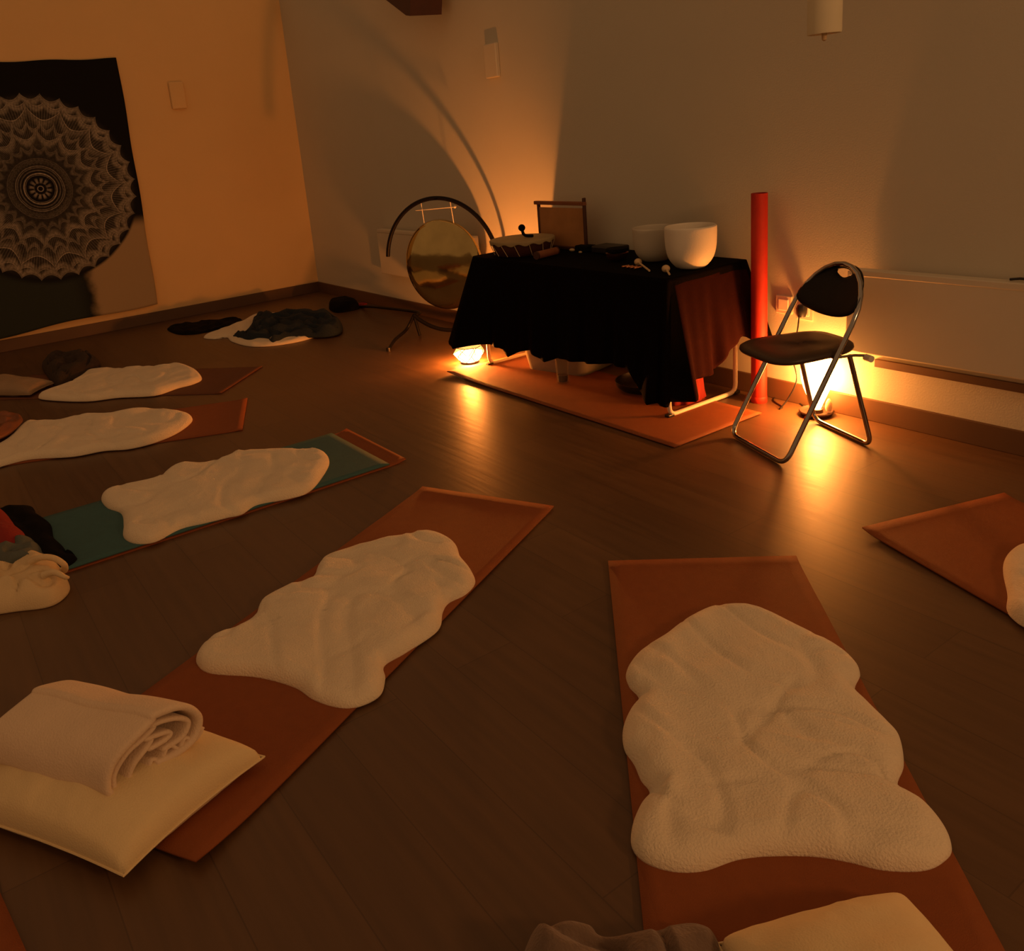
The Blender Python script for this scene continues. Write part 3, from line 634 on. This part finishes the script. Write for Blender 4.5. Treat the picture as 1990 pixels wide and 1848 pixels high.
# ------------------------------------------------------------------ folding table
X0, X1, Y0, Y1, ZT = 3.76, 5.31, -0.60, -0.06, 0.695
e = empty('folding_table', ((X0 + X1) / 2, (Y0 + Y1) / 2, 0), 'folding table with white tube legs hidden under the black cloth', 'table')
L = e.location
MB().box(Vector((X0, Y0, ZT - .035)) - L, Vector((X1, Y1, ZT - .004)) - L).build('tabletop', 'white_tube', e, bevel=.006, smooth=False)
for xx, sg in ((X0 + .02, 1), (X1 - .03, -1)):
    P = rounded([(xx, Y0 + .03, ZT - .035), (xx, Y0 + .03, .014), (xx, Y1 - .02, .014), (xx, Y1 - .02, ZT - .035)], 0.05, 6)
    lf = MB().tube([p - L for p in P], 0.0115, 12).build('leg_frame', 'white_tube', e)
    MB().tube([Vector((xx, Y0 + .03, .50)) - L, Vector((xx, Y1 - .02, .50)) - L], 0.008, 10).build('cross_bar', 'white_tube', lf)
    for yy in (Y0 + .03, Y1 - .02):
        MB().box(Vector((xx - .015, yy - .02, 0.006)) - L, Vector((xx + .015, yy + .02, .022)) - L).build('foot_cap', 'black_plastic', lf, bevel=.003, smooth=False)

# the black cloth
def table_cloth():
    x0, x1, y0, y1, zt = X0 - .012, X1 + .012, Y0 - .012, Y1 + .012, ZT + .004
    r = 0.02; per = []
    def corner(cx, cy, a0):
        return [(cx + r * math.cos(a0 + t * math.pi / 2 / 6), cy + r * math.sin(a0 + t * math.pi / 2 / 6), a0 + t * math.pi / 2 / 6) for t in range(7)]
    def side(a, b, nrm, n): return [(a[0] + (b[0] - a[0]) * t / n, a[1] + (b[1] - a[1]) * t / n, nrm) for t in range(1, n)]
    h = math.pi / 2
    per += side((x0 + r, y0), (x1 - r, y0), -h, 90); per += corner(x1 - r, y0 + r, -h)
    per += side((x1, y0 + r), (x1, y1 - r), 0, 40); per += corner(x1 - r, y1 - r, 0)
    per += side((x1 - r, y1), (x0 + r, y1), h, 90); per += corner(x0 + r, y1 - r, h)
    per += side((x0, y1 - r), (x0, y0 + r), 2 * h, 40); per += corner(x0 + r, y0 + r, 2 * h)
    K = len(per); nv = 30; V = []; Fs = []
    def lerp(x, T):
        for (a, va), (b, vb) in zip(T, T[1:]):
            if x <= b: return va + (vb - va) * max(0, (x - a)) / (b - a)
        return T[-1][1]
    for i, (x, y, an) in enumerate(per):
        cn = -math.cos(2 * an); 
        front = abs(math.sin(an) + 1) < .3; right = math.cos(an) > .7
        # distance to nearest corner -> extra drop and flare
        dc = min(math.hypot(x - cx_, y - cy_) for cx_ in (x0, x1) for cy_ in (y0, y1))
        if y < y0 + .03 and not (an > 0.01 or an < -3.1):
            zh = lerp(x, [(x0, .165), (x0 + .15, .185), (x0 + .30, .185), (x0 + .36, .135), (x0 + .42, .165), (x0 + .55, .20), (x0 + .70, .165), (x0 + .78, .19), (x0 + 1.1, .22), (x1 - .20, .25), (x1 - .14, .15), (x1 - .06, .10), (x1, .09)])
        elif x > x1 - .03 and y < y1 - .01:
            zh = lerp(y, [(y0, .09), (y0 + .06, .13), (y0 + .12, .20), (y0 + .22, .19), (y0 + .30, .21), (y0 + .36, .29), (y1 - .10, .34), (y1 - .05, .29), (y1, .28)])
        elif y > y1 - .03: zh = 0.30
        else: zh = lerp(y, [(y0, .165), (y0 + .1, .24), (y1 - .1, .30), (y1, .30)])
        fl_ = 0.13 * math.exp(-dc / 0.10)
        if x < x0 + .3 and y < y0 + .15: fl_ = 0.27 * math.exp(-dc / 0.10)
        if y > y1 - .03 and x < x1 - .1: fl_ = 0.0
        if x < x0 + .05 : fl_ *= (0.8 if y < (y0 + y1) / 2 else 0.1)
        base_out = 0.035 if y < y1 - .03 else 0.012
        if x < x0 + .02: base_out = 0.015
        s = i
        for q in range(nv + 1):
            t = q / nv; z = zt + (zh - zt) * t
            o = (base_out + fl_) * t + 0.014 * (t ** 1.2) * math.sin(s * 0.42 + 1.3 * math.sin(s * .11)) * (1 if dc > .05 else .4) + .008 * t * math.sin(s * .95 + 2)
            if y > y1 - .03: o = 0.004 + 0.010 * t + (fl_ * t if x > x1 - .12 else 0); 
            nx, ny = math.cos(an), math.sin(an)
            if y > y1 - .04 and x > x1 - .04: nx, ny = 1.0, 0.12; o = .012 + 0.15 * t
            if y < y0 + .04 and x > x1 - .04:
                nx, ny = 0.12 * (1 if an > -.8 else -.2), -0.35; 
            yy = min(y + ny * o, -0.018)
            V.append(Vector((x + nx * o, yy, z + .004 * math.sin(s * .3) * t)))
    for i in range(K):
        for q in range(nv): a = i * (nv + 1) + q; b = ((i + 1) % K) * (nv + 1) + q; Fs.append((a, b, b + 1, a + 1))
    Fs.append(tuple(i * (nv + 1) for i in range(K)))
    o = mesh('tablecloth', V, Fs, 'table_cloth'); tag(o, 'black cloth with a wine red end panel draped over the folding table', 'tablecloth')
    for p in o.data.polygons:
        if len(p.vertices) > 4: p.use_smooth = False
    o.data.materials.append(M['black_drape'])
    for p in o.data.polygons:      # the wine coloured panel is only on the end, between the black corners
        c = p.center
        wine = c.x > x1 - .005 and y0 + .05 < c.y < y1 - .03 and c.z < zt - .035
        p.material_index = 0 if wine else 1
    m = o.modifiers.new('solid', 'SOLIDIFY'); m.thickness = 0.002; m.offset = 1
    return o
table_cloth()
ZC = ZT + 0.0065

# ------------------------------------------------------------------ things under the table
def storage_box():
    e = empty('storage_box', (4.20, -0.245, 0.006), 'low frosted plastic storage box under the table', 'box', rz=0.24)
    w, d, hh = 0.46, 0.42, 0.175
    def rr(w, d, r, z, n=8):
        P = []
        for cx_, cy_, a0 in ((w / 2 - r, d / 2 - r, 0), (-w / 2 + r, d / 2 - r, 1), (-w / 2 + r, -d / 2 + r, 2), (w / 2 - r, -d / 2 + r, 3)):
            for k in range(n + 1): q = (a0 + k / n) * math.pi / 2; P.append(Vector((cx_ + r * math.cos(q), cy_ + r * math.sin(q), z)))
        return P
    lv = [(.88, 0), (.90, .004), (.96, hh * .5), (1.0, hh), (1.04, hh), (1.04, hh - .012)]
    V = []; Fs = []
    for s, z in lv: V += rr(w * s, d * s, .05, z)
    K = 36
    for i in range(len(lv) - 1):
        for j in range(K): Fs.append((i * K + j, i * K + (j + 1) % K, (i + 1) * K + (j + 1) % K, (i + 1) * K + j))
    Fs.append(tuple(range(K)))
    o = mesh('box_tub', V, Fs, 'box_plastic', e); o.modifiers.new('s', 'SOLIDIFY').thickness = 0.002
    V = []; 
    for s, z in [(1.05, hh - .004), (1.06, hh + .008), (1.0, hh + .014)]: V += rr(w * s, d * s, .05, z)
    Fs = [(i * K + j, i * K + (j + 1) % K, (i + 1) * K + (j + 1) % K, (i + 1) * K + j) for i in range(2) for j in range(K)] + [tuple(range(2 * K, 3 * K))]
    lid = mesh('lid', V, Fs, 'box_plastic', e)
    for sx in (-1, 1): MB().box((sx * w * .53 - .008, -.05, hh - .05), (sx * w * .53 + .008, .05, hh + .012)).build('clip', 'white_tube', lid, bevel=.003, smooth=False)
storage_box()
e = empty('glass_tumbler', (4.44, -0.53, 0.006), 'clear glass tumbler standing before the storage box', 'glass')
MB().lathe([(0.0, 0.012), (.026, .012), (.030, .02), (.036, .19), (.039, .192), (.040, .19), (.034, .006), (.030, 0.0), (0.0, 0.0)], (0, 0, 0), 32, False).build('glass_body', 'clear_glass', e)
MB().lathe([(0.0, .012), (.027, .014), (.028, .05), (0.0, .05)], (0, 0, 0), 24, False).build('dark_contents', 'lamp_base', e)
# dark tray with curled rim
e = empty('black_tray', (4.86, -0.30, 0.006), 'shallow black tray under the right half of the table', 'tray')
MB().lathe([(0.0, 0.004), (.13, .004), (.155, .03), (.160, .05), (.164, .05), (.16, .026), (.135, 0.0), (0.0, 0.0)], (0, 0, 0), 40, False).build('tray_body', 'black_plastic', e)
# red bag
def red_bag():
    e = empty('red_bag', (5.17, -0.33, 0.006), 'bright red pleated cloth bag with a black band under the table end', 'bag')
    V = []; Fs = []; n = 64; lv = [(0.0, .10), (.01, .115), (.05, .105), (.12, .098), (.19, .09), (.225, .08), (.26, .085), (.30, .075), (.31, .04), (.312, 0.0)]
    for z, r in lv:
        for j in range(n):
            a = 2 * math.pi * j / n; pl = 1 + 0.10 * math.sin(a * 9) * (1 if .005 < z < .28 else .3)
            V.append(Vector((r * .62 * pl * math.cos(a), r * pl * math.sin(a), z)))
    for i in range(len(lv) - 1):
        for j in range(n): Fs.append((i * n + j, i * n + (j + 1) % n, (i + 1) * n + (j + 1) % n, (i + 1) * n + j))
    Fs.append(tuple(range(n))); mesh('bag_body', V, Fs, 'red_bag', e)
    P = [Vector((.063 * math.cos(a), .100 * math.sin(a), .235 + .012 * math.sin(a))) for a in [2 * math.pi * k / 40 for k in range(40)]]
    MB().tube(P, .011, 8, True).build('band', 'black_plastic', e)
red_bag()

# ------------------------------------------------------------------ lamps
def small_lamp():
    e = empty('lotus_lamp', (3.60, -0.60, 0), 'small glowing glass lotus lamp on the floor at the left table leg', 'lamp')
    MB().lathe([(0.0, 0.0), (.052, 0.0), (.058, .004), (.056, .012), (.045, .016), (0.0, .016)], n=40).build('lamp_base', 'lamp_base', e)
    n = 7
    def ringp(r, z, ph=0): return [Vector((r * math.cos(2 * math.pi * (k + ph) / n), r * math.sin(2 * math.pi * (k + ph) / n), z)) for k in range(n)]
    A = ringp(.062, .014); B = ringp(.104, .064, .5); C = ringp(.084, .108)
    mb = MB(); mc = MB()
    for k in range(n):
        k2 = (k + 1) % n; c = 0.10
        q = [A[k], A[k2], B[k]]; mb.add(q, [(0, 1, 2)])
        q = [A[k2], B[k2], B[k]]; mb.add(q, [(0, 1, 2)])
        mc.tube([A[k], B[k]], .0026, 6); mc.tube([A[k2], B[k]], .0026, 6)
    mb.build('lower_glass', 'glow', e, smooth=False)
    mb = MB()
    for k in range(n):
        k2 = (k + 1) % n
        mb.add([B[k], B[k2], C[k2]], [(0, 1, 2)]); mb.add([B[k], C[k2], C[k]], [(0, 1, 2)])
        mc.tube([B[k], C[k2]], .0024, 6); mc.tube([C[k], C[k2]], .0024, 6)
    mb.build('upper_glass', 'glow_soft', e, smooth=False)
    mc.build('lead_strips', 'came', e)
    light('lotus_lamp_light', (0, 0, .058), LP1, .03, parent=e)
LP1, LP2 = 62.0, 20.0
small_lamp()
def chair_lamp():
    e = empty('glowing_lamp', (5.755, -0.090, 0), 'bright glowing vase lamp on the floor behind the folding chair', 'lamp')
    MB().lathe([(0.0, 0.0), (.060, 0.0), (.070, .006), (.078, .020), (.075, .024), (.064, .012), (.03, .014), (.028, .03), (0.0, .03)], n=48).build('lamp_base', 'lamp_base', e)
    MB().lathe([(.018, .028), (.026, .05), (.042, .09), (.060, .135), (.070, .175), (.074, .215), (.068, .25), (.052, .27)], n=48, cap=False).build('lamp_shade', 'glow_big', e)
    MB().lathe([(0.0, .024), (.012, .024), (.016, .04), (.014, .065), (.006, .082), (0.0, .086)], (.050, .02, 0), 20).build('bulb_holder', 'bone', e)
    light('glowing_lamp_light', (0, 0, .18), LP2, .03, parent=e)
chair_lamp()
# cable and sockets
def sockets():
    a = wl(1523, 592, -.01); b = wl(1553, 597, -.01)
    e = empty('wall_socket', (a.x, 0, a.z), 'white wall socket plate low on the wall, left of the plugged one', 'socket', None)
    MB().box((-.045, -.012, -.045), (.045, 0, .045)).build('plate', 'white', e, bevel=.004, smooth=False); MB().box((-.028, -.016, -.028), (.028, -.010, .028)).build('insert', 'white_tube', e, bevel=.003, smooth=False)
    e = empty('wall_socket', (b.x + .03, 0, b.z - .01), 'white wall socket plate with the black plug in it', 'socket')
    MB().box((-.045, -.012, -.05), (.045, 0, .05)).build('plate', 'white', e, bevel=.004, smooth=False); MB().box((-.028, -.016, -.028), (.028, -.010, .028)).build('insert', 'white_tube', e, bevel=.003, smooth=False)
    c = Vector((b.x + .03, -.017, b.z - .01))
    e = empty('power_cable', c, 'black plug and cable running from the wall socket down to the lamp', 'cable')
    MB().lathe([(0, -.03), (.018, -.028), (.024, -.01), (.026, .012), (.020, .028), (0, .03)], (0, -.016, 0), 20).build('plug', 'black_plastic', e)
    P = [Vector((0, -.035, -.02)), Vector((.0, -.05, -.10)), Vector((-.03, -.05, -.20)), Vector((.01, -.06, -.32)), Vector((-.02, -.08, -.42)), Vector((-.04, -.12, -c.z + .004 - c.y * 0)), ]
    P += [Vector(fl(1520, 790, .004)) - c, Vector(fl(1503, 778, .004)) - c, Vector(fl(1515, 768, .004)) - c, Vector(fl(1545, 778, .004)) - c, Vector(fl(1562, 790, .004)) - c]
    cord = MB().tube(smooth_path(P, 8), .0035, 8).build('cord', 'black_plastic', e)
    s = P[2]; MB().box(s - Vector((.012, .008, .03)), s + Vector((.012, .008, .03))).build('cord_switch', 'black_plastic', cord, bevel=.004, smooth=False)
sockets()

# ------------------------------------------------------------------ red tube
e = empty('red_tube', (5.44, -0.10, 0), 'tall bright red tube standing upright between the table and the chair', 'tube')
MB().lathe([(.034, 0.0), (.038, 0.0), (.038, 1.03), (.034, 1.03)], n=40, cap=False).build('tube_wall', 'red_tube', e)
MB().lathe([(0.0, 1.012), (.035, 1.012), (.035, 1.024), (0.0, 1.024)], n=32).build('end_cap', 'red_cloth', e)
MB().lathe([(.0383, .0), (.0395, .002), (.0395, .03), (.0383, .032)], n=40, cap=False).build('bottom_rim', 'red_tube', e)

# ------------------------------------------------------------------ folding chair
def chair():
    O = Vector((5.91, -.44, 0)); e = empty('folding_chair', O, 'folding chair with chrome tube frame, black oval backrest and dark padded seat', 'chair')
    b = Vector((.342, .94, 0)).normalized(); w = Vector((.94, -.342, 0)).normalized()
    def Lc(W_, B_, Z_): return w * W_ + b * B_ + Vector((0, 0, Z_))
    r = .0105; slope = lambda z: -.21 + .41 * z / .76
    # long loop: front floor bar, sides and backrest arch
    side = []
    for s in (-1,):
        side = rounded([Lc(0, -.21, .012), Lc(-.205, -.21, .012), Lc(-.20, slope(.55), .55)], .055, 8)
    arch = []
    for k in range(1, 12):
        a = math.pi * (1 - k / 12); arch.append(Lc(.20 * math.cos(a), slope(.56 + .20 * math.sin(a)), .56 + .20 * math.sin(a)))
    other = [Lc(p_[0], p_[1], p_[2]) for p_ in []]
    mir = []
    for p in reversed(side): W_ = p.dot(w); mir.append(Lc(-W_, p.dot(b), p.z))
    loop = side + arch + mir[:-1]
    MB().tube(loop, r, 12, True).build('back_frame', 'chrome', e)
    # second loop: rear floor bar up to the seat front
    P = rounded([Lc(-.175, .10, .42), Lc(-.19, .21, .012), Lc(.19, .21, .012), Lc(.175, .10, .42)], .055, 8)
    MB().tube(P, r, 12).build('rear_leg_frame', 'chrome', e)
    MB().tube([Lc(-.2, .02, .425), Lc(.2, .02, .425)], .008, 10).build('hinge_bar', 'chrome', e)
    for s in (-1, 1):
        MB().tube([Lc(s * .205, .02, .43), Lc(s * .20, .10, .425), Lc(s * .185, .17, .41)], .006, 8).build('seat_link', 'chrome', e)
        MB().tube([Lc(s * .19, .165, .405), Lc(s * .225, .165, .405)], .014, 12).build('pivot_cap', 'white_tube', e)
    # seat pad
    n = 40; V = []; Fs = []
    ol = []
    for k in range(64):
        a = 2 * math.pi * k / 64; ca, sa = math.cos(a), math.sin(a)
        px_ = .185 * abs(ca) ** .55 * (1 if ca > 0 else -1); py_ = .205 * abs(sa) ** .6 * (1 if sa > 0 else -1)
        px_ *= (1 - .10 * (py_ / .205)); ol.append((px_, py_ - .02))
    lv = [(.90, .420), (.98, .422), (1.0, .430), (.99, .440), (.93, .449), (.70, .453), (.35, .450), (.05, .449)]
    for s, z in lv:
        for (x, y) in ol: V.append(Lc(x * s, y * s, z + .010 * (y / .2) ** 2 * (1 if y > 0 else -.6)))
    K = 64
    for i in range(len(lv) - 1):
        for j in range(K): Fs.append((i * K + j, i * K + (j + 1) % K, (i + 1) * K + (j + 1) % K, (i + 1) * K + j))
    Fs += [tuple(range(K)), tuple(range((len(lv) - 1) * K, len(lv) * K))]
    o = mesh('seat', V, Fs, 'brown_vinyl', e)
    # backrest pad with a hand hole
    def ring(kind, n=72):
        out = []
        for k in range(n):
            a = 2 * math.pi * k / n; ca, sa = math.cos(a), math.sin(a)
            if kind == 'hole':
                x = .048 * ca; z = .725 + (.012 * sa if sa > 0 else .022 * sa) ; x *= (1 if sa > -.3 else 1 + .5 * (sa + .3))
            else:
                # upper edge follows the tube arch, lower edge hangs as a shallow curve
                x = .196 * ca; z = (.56 + .20 * sa) if sa > 0 else (.56 + .055 * sa - .0)
                if sa <= 0: z = .575 - .035 * (1 - ca * ca) - .02
                x = x
            out.append((x, z))
        return out
    outer = []
    for k in range(72):
        a = 2 * math.pi * k / 72; ca, sa = math.cos(a), math.sin(a)
        if sa >= 0: outer.append((.193 * ca * (1 - .0 * sa), .615 + .140 * sa))
        else: outer.append((.193 * ca, .615 - .062 * (-sa) ** 1.1))
    hole = ring('hole'); V = []; Fs = []; K = 72; NR = 10
    for sgn in (-1, 1):
        for q in range(NR + 1):
            t = q / NR
            for k in range(K):
                x = hole[k][0] * (1 - t) + outer[k][0] * t; z = hole[k][1] * (1 - t) + outer[k][1] * t
                th = .010 * math.sqrt(max(0.02, 1 - (2 * t - 1) ** 6)); curve = .035 * (x / .19) ** 2
                V.append(Lc(x, slope(z) + .028 - curve * 1.0 - .002 + sgn * th, z))
    N = (NR + 1) * K
    for s_ in (0, 1):
        for q in range(NR):
            for k in range(K): a_ = s_ * N + q * K + k; b_2 = s_ * N + q * K + (k + 1) % K; Fs.append((a_, b_2, b_2 + K, a_ + K) if s_ else (a_, a_ + K, b_2 + K, b_2))
    for k in range(K):
        k2 = (k + 1) % K; Fs.append((k, k2, N + k2, N + k)); Fs.append((NR * K + k, N + NR * K + k, N + NR * K + k2, NR * K + k2))
    mesh('backrest', V, Fs, 'black_vinyl', e)
chair()

# ------------------------------------------------------------------ gong and stand
def gong():
    c = Vector((2.89, -.30, .53)); th = math.radians(24)
    t = Vector((math.cos(th), math.sin(th), 0)); n = Vector((math.sin(th), -math.cos(th), 0)); up = Vector((0, 0, 1)); R = .475
    e = empty('gong_stand', (c.x, c.y, 0), 'black curved ring stand holding the gong in the corner', 'stand'); L = e.location
    def rp(a, rr=R): return c + t * (rr * math.cos(a)) + up * (rr * math.sin(a))
    arc = [rp(math.radians(a)) for a in np.linspace(172, -128, 90)]
    MB().tube([p - L for p in arc], .015, 12).build('ring', 'black_metal', e)
    J = arc[-1]
    f1 = fl(755, 680, .008); k1 = fl(775, 655, .05)
    lg = MB().tube([p - L for p in smooth_path([J, fl(790, 640, .055), fl(768, 660, .035), f1], 8)], .012, 10).build('leg', 'black_metal', e)
    f2 = fl(700, 596, .008)
    MB().tube([p - L for p in smooth_path([J, J + Vector((-.12, .10, -.01)), f2 + (J - f2) * .35 + Vector((0, 0, .02)), f2], 8)], .012, 10).build('leg', 'black_metal', e)
    f3 = fl(816, 652, .008); MB().tube([J - L, (J + f3) / 2 - L, f3 - L], .011, 10).build('leg', 'black_metal', e)
    J2 = rp(math.radians(-50)); 
    MB().tube([p - L for p in smooth_path([J2, J2 + Vector((.12, -.2, -.1)), Vector((J2.x + .16, J2.y - .32, .01))], 8)], .012, 10).build('leg', 'black_metal', e)
    MB().lathe([(0, 0), (.016, 0), (.016, .025), (0, .025)], f1 - L - Vector((0, 0, .008)), 14).build('foot_cap', 'black_plastic', lg)
    # gong disc: shallow turned rim
    g = empty('gong', c, 'round polished brass gong hanging left of the black draped table', 'gong')
    Rg = .325; prof = [(0.0, -.010), (.10, -.009), (.18, -.005), (.26, 0.002), (.30, .004), (Rg - .008, .010), (Rg, .022), (Rg - .004, .040), (Rg - .010, .040), (Rg - .006, .022), (Rg - .014, .014), (.26, .008), (.1, -.003), (0.0, -.004)]
    V = []; Fs = []; K = 96
    for r_, d in prof:
        for j in range(K): a = 2 * math.pi * j / K; V.append(t * (r_ * math.cos(a)) + up * (r_ * math.sin(a)) - n * d)
    for i in range(len(prof) - 1):
        for j in range(K): Fs.append((i * K + j, i * K + (j + 1) % K, (i + 1) * K + (j + 1) % K, (i + 1) * K + j))
    mb = MB(); mb.add(V, Fs); mb.build('gong_disc', 'brass', g)
    for s in (-1, 1):
        a0 = math.radians(90 + s * 24); q = t * (Rg * .95 * math.cos(a0)) + up * (Rg * .95 * math.sin(a0)); q2 = t * (R * math.cos(math.radians(90 + s * 15))) + up * (R * math.sin(math.radians(90 + s * 15)))
        MB().tube([q - n * .02, q2], .003, 8).build('hanging_cord', 'cord_white', g)
    a_ = wl(884, 402, -.30) - c; b_ = wl(808, 409, -.36) - c
    MB().tube([a_, b_], .0035, 8).build('cord_bar', 'cord_white', g)
    MB().sphere(a_, .010).build('cord_knot', 'cord_white', g)
gong()

# ------------------------------------------------------------------ things on the table
def drum():
    c = Vector((3.985, -.40, ZC)); e = empty('frame_drum', c, 'wide shallow hide drum on the left end of the table', 'drum')
    MB().lathe([(.0, 0), (.155, 0), (.163, .004), (.178, .05), (.190, .088), (.182, .088), (.15, .01), (0, .01)], n=60).build('drum_shell', 'dark_wood', e)
    V = []; Fs = []; K = 96; lv = [(.0, .0935), (.10, .0935), (.178, .0925), (.194, .091), (.197, .084), (.194, .072)]
    for r_, z in lv:
        for j in range(K): a = 2 * math.pi * j / K; sc = (.006 * math.sin(a * 14) if z < .08 else 0); V.append(Vector((r_ * math.cos(a), r_ * math.sin(a), z + sc)))
    for i in range(len(lv) - 1):
        for j in range(K): Fs.append((i * K + j, i * K + (j + 1) % K, (i + 1) * K + (j + 1) % K, (i + 1) * K + j))
    mb = MB(); mb.add(V, Fs); mb.build('drum_head', 'hide', e)
    for k in range(14):
        a = 2 * math.pi * k / 14
        MB().tube([Vector((.193 * math.cos(a), .193 * math.sin(a), .07)), Vector((.168 * math.cos(a + .12), .168 * math.sin(a + .12), .006))], .002, 6).build('lacing', 'bone', e)
    z = ZC + .0945; c2 = c + Vector((.03, .0, .094))
    e = empty('drum_beater', c2, 'dark drum beater with a round head lying on the drum', 'beater')
    MB().sphere((-.025, .0, .058), .021).build('head', 'black_cloth', e)
    MB().tube(smooth_path([(-.022, 0, .045), (-.012, 0, .022), (.01, .005, .012), (.05, .02, .011)], 6), .009, 10).build('handle', 'black_cloth', e)
drum()
def lyre():
    a, b = wl(1052, 475, -.17), wl(1139, 475, -.17); z0 = ZC; zt = .965
    e = empty('framed_panel', ((a.x + b.x) / 2, -.17, z0), 'small wooden framed amber skin panel standing behind the drum', 'frame')
    hw = (b.x - a.x) / 2; hT = zt - z0
    MB().box((-hw - .008, -.01, 0), (-hw + .006, .01, hT)).build('post', 'dark_wood', e, bevel=.003, smooth=False)
    MB().box((hw - .006, -.01, 0), (hw + .008, .01, hT + .04)).build('post', 'dark_wood', e, bevel=.003, smooth=False)
    MB().box((-hw - .035, -.012, hT - .004), (hw + .01, .012, hT + .018)).build('top_bar', 'mid_wood', e, bevel=.004, smooth=False)
    MB().box((-hw - .01, -.03, 0), (hw + .01, .03, .018)).build('bottom_bar', 'dark_wood', e, bevel=.003, smooth=False)
    MB().box((-hw + .006, -.003, .018), (hw - .006, .003, hT - .02)).build('skin_panel', 'amber', e, smooth=False)
lyre()
def bowl(c, R, H, m, label, rz=0):
    e = empty('crystal_bowl', c, label, 'bowl')
    p = [(0, 0.0), (R * .42, .002), (R * .62, H * .06), (R * .86, H * .25), (R * .97, H * .50), (R, H * .80), (R, H * .97), (R * .975, H), (R * .95, H * .97), (R * .94, H * .5), (R * .82, H * .27), (R * .55, H * .09), (0, H * .05)]
    sp = smooth_path([(a, 0, b) for a, b in p], 4); MB().lathe([(max(q.x, 0), q.z) for q in sp], n=64, cap=False).build('bowl_body', m, e)
    MB().tube([Vector((R * .5 * math.cos(a), R * .5 * math.sin(a), .004)) for a in [2 * math.pi * k / 40 for k in range(40)]], .006, 8, True).build('rubber_ring', 'black_plastic', e)
b1 = fl(1335, 512, ZC); b2 = fl(1258, 500, ZC)
bowl((5.235, -.345, ZC), .122, .20, 'quartz', 'large frosted white crystal bowl on the right of the table')
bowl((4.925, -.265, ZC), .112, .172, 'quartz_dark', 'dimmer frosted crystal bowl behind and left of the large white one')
def on_table(px, py, z=0): p = fl(px, py, ZC + z); return Vector((p.x, min(max(p.y, Y0 + .02), Y1 - .03), ZC))
c = on_table(1200, 506); e = empty('singing_bowl', c, 'small copper singing bowl on the table before the grey crystal bowl', 'bowl')
MB().lathe([(0, 0), (.03, .0), (.05, .012), (.058, .035), (.060, .042), (.056, .042), (.048, .016), (0, .006)], n=40, cap=False).build('bowl_body', 'copper', e)
MB().lathe([(0, .043), (.045, .043), (.062, .052), (.058, .066), (0, .07)], n=30).build('cushion_pad', 'black_cloth', e)
c = on_table(1185, 492); o = MB().box(c + Vector((-.10, -.05, 0)), c + Vector((.09, .07, .045))).build('black_case', 'black_plastic', bevel=.01, smooth=False); tag(o, 'flat black case on the table behind the copper bowl', 'case')
def mallet(p0, p1, z, label, m='bone', rh=.018):
    a = fl(*p0, ZC + z); b = fl(*p1, ZC + .008)
    e = empty('mallet', a, label, 'mallet'); d = (b - a)
    d.z = -z + .008
    MB().sphere((0, 0, 0), rh, sc=(1.1, 1.1, 1.0)).build('head', m, e); MB().tube([Vector((0, 0, 0)), d], .005, 8).build('handle', m, e)
mallet((1240, 509), (1262, 526), .020, 'pale mallet lying before the grey crystal bowl')
mallet((1294, 522), (1301, 533), .020, 'pale mallet at the table edge before the large crystal bowl')
def rattle():
    a = fl(1042, 497, ZC + .022); b = fl(1082, 487, ZC + .022); a.y = max(a.y, -.57)
    e = empty('wooden_shaker', a, 'short reddish wooden shaker tube lying right of the drum', 'shaker')
    d = b - a; d.z = 0
    MB().tube([Vector((0, 0, 0)), d * .05, d * .95, d], [.020, .022, .022, .020], 16).build('shaker_body', 'mid_wood', e)
    for k in (0.02, .98): MB().tube([d * k - d.normalized() * .004, d * k + d.normalized() * .004], .023, 16).build('end_band', 'dark_wood', e)
rattle()
for k, (px, py, r_) in enumerate(((1112, 489, .016), (1122, 486, .013), (1128, 492, .010))):
    c = on_table(px, py); o = MB().sphere(c + Vector((0, 0, r_ * .6)), r_, sc=(1.3, .8, .6)).build('shell', 'bone')
    tag(o, ['largest pale shell in the cluster right of the wooden shaker', 'middle sized pale shell, next to the largest one', 'smallest pale shell of the cluster, at its right'][k], 'shell', 'small shells on the table')
c = on_table(1222, 522); e = empty('copper_chimes', c, 'small dull copper chimes lying at the front of the table', 'chimes')
for k in range(4): MB().tube([Vector((-.04 + .028 * k, -.008, .007)), Vector((-.028 + .028 * k, .03, .007))], .006, 8).build('chime', 'copper', e)
c = on_table(1135, 488); o = MB().box(c + Vector((-.05, -.03, 0)), c + Vector((.06, .05, .035))).build('black_box', 'black_cloth', bevel=.008, smooth=False); tag(o, 'small black box on the table behind the shells', 'box')
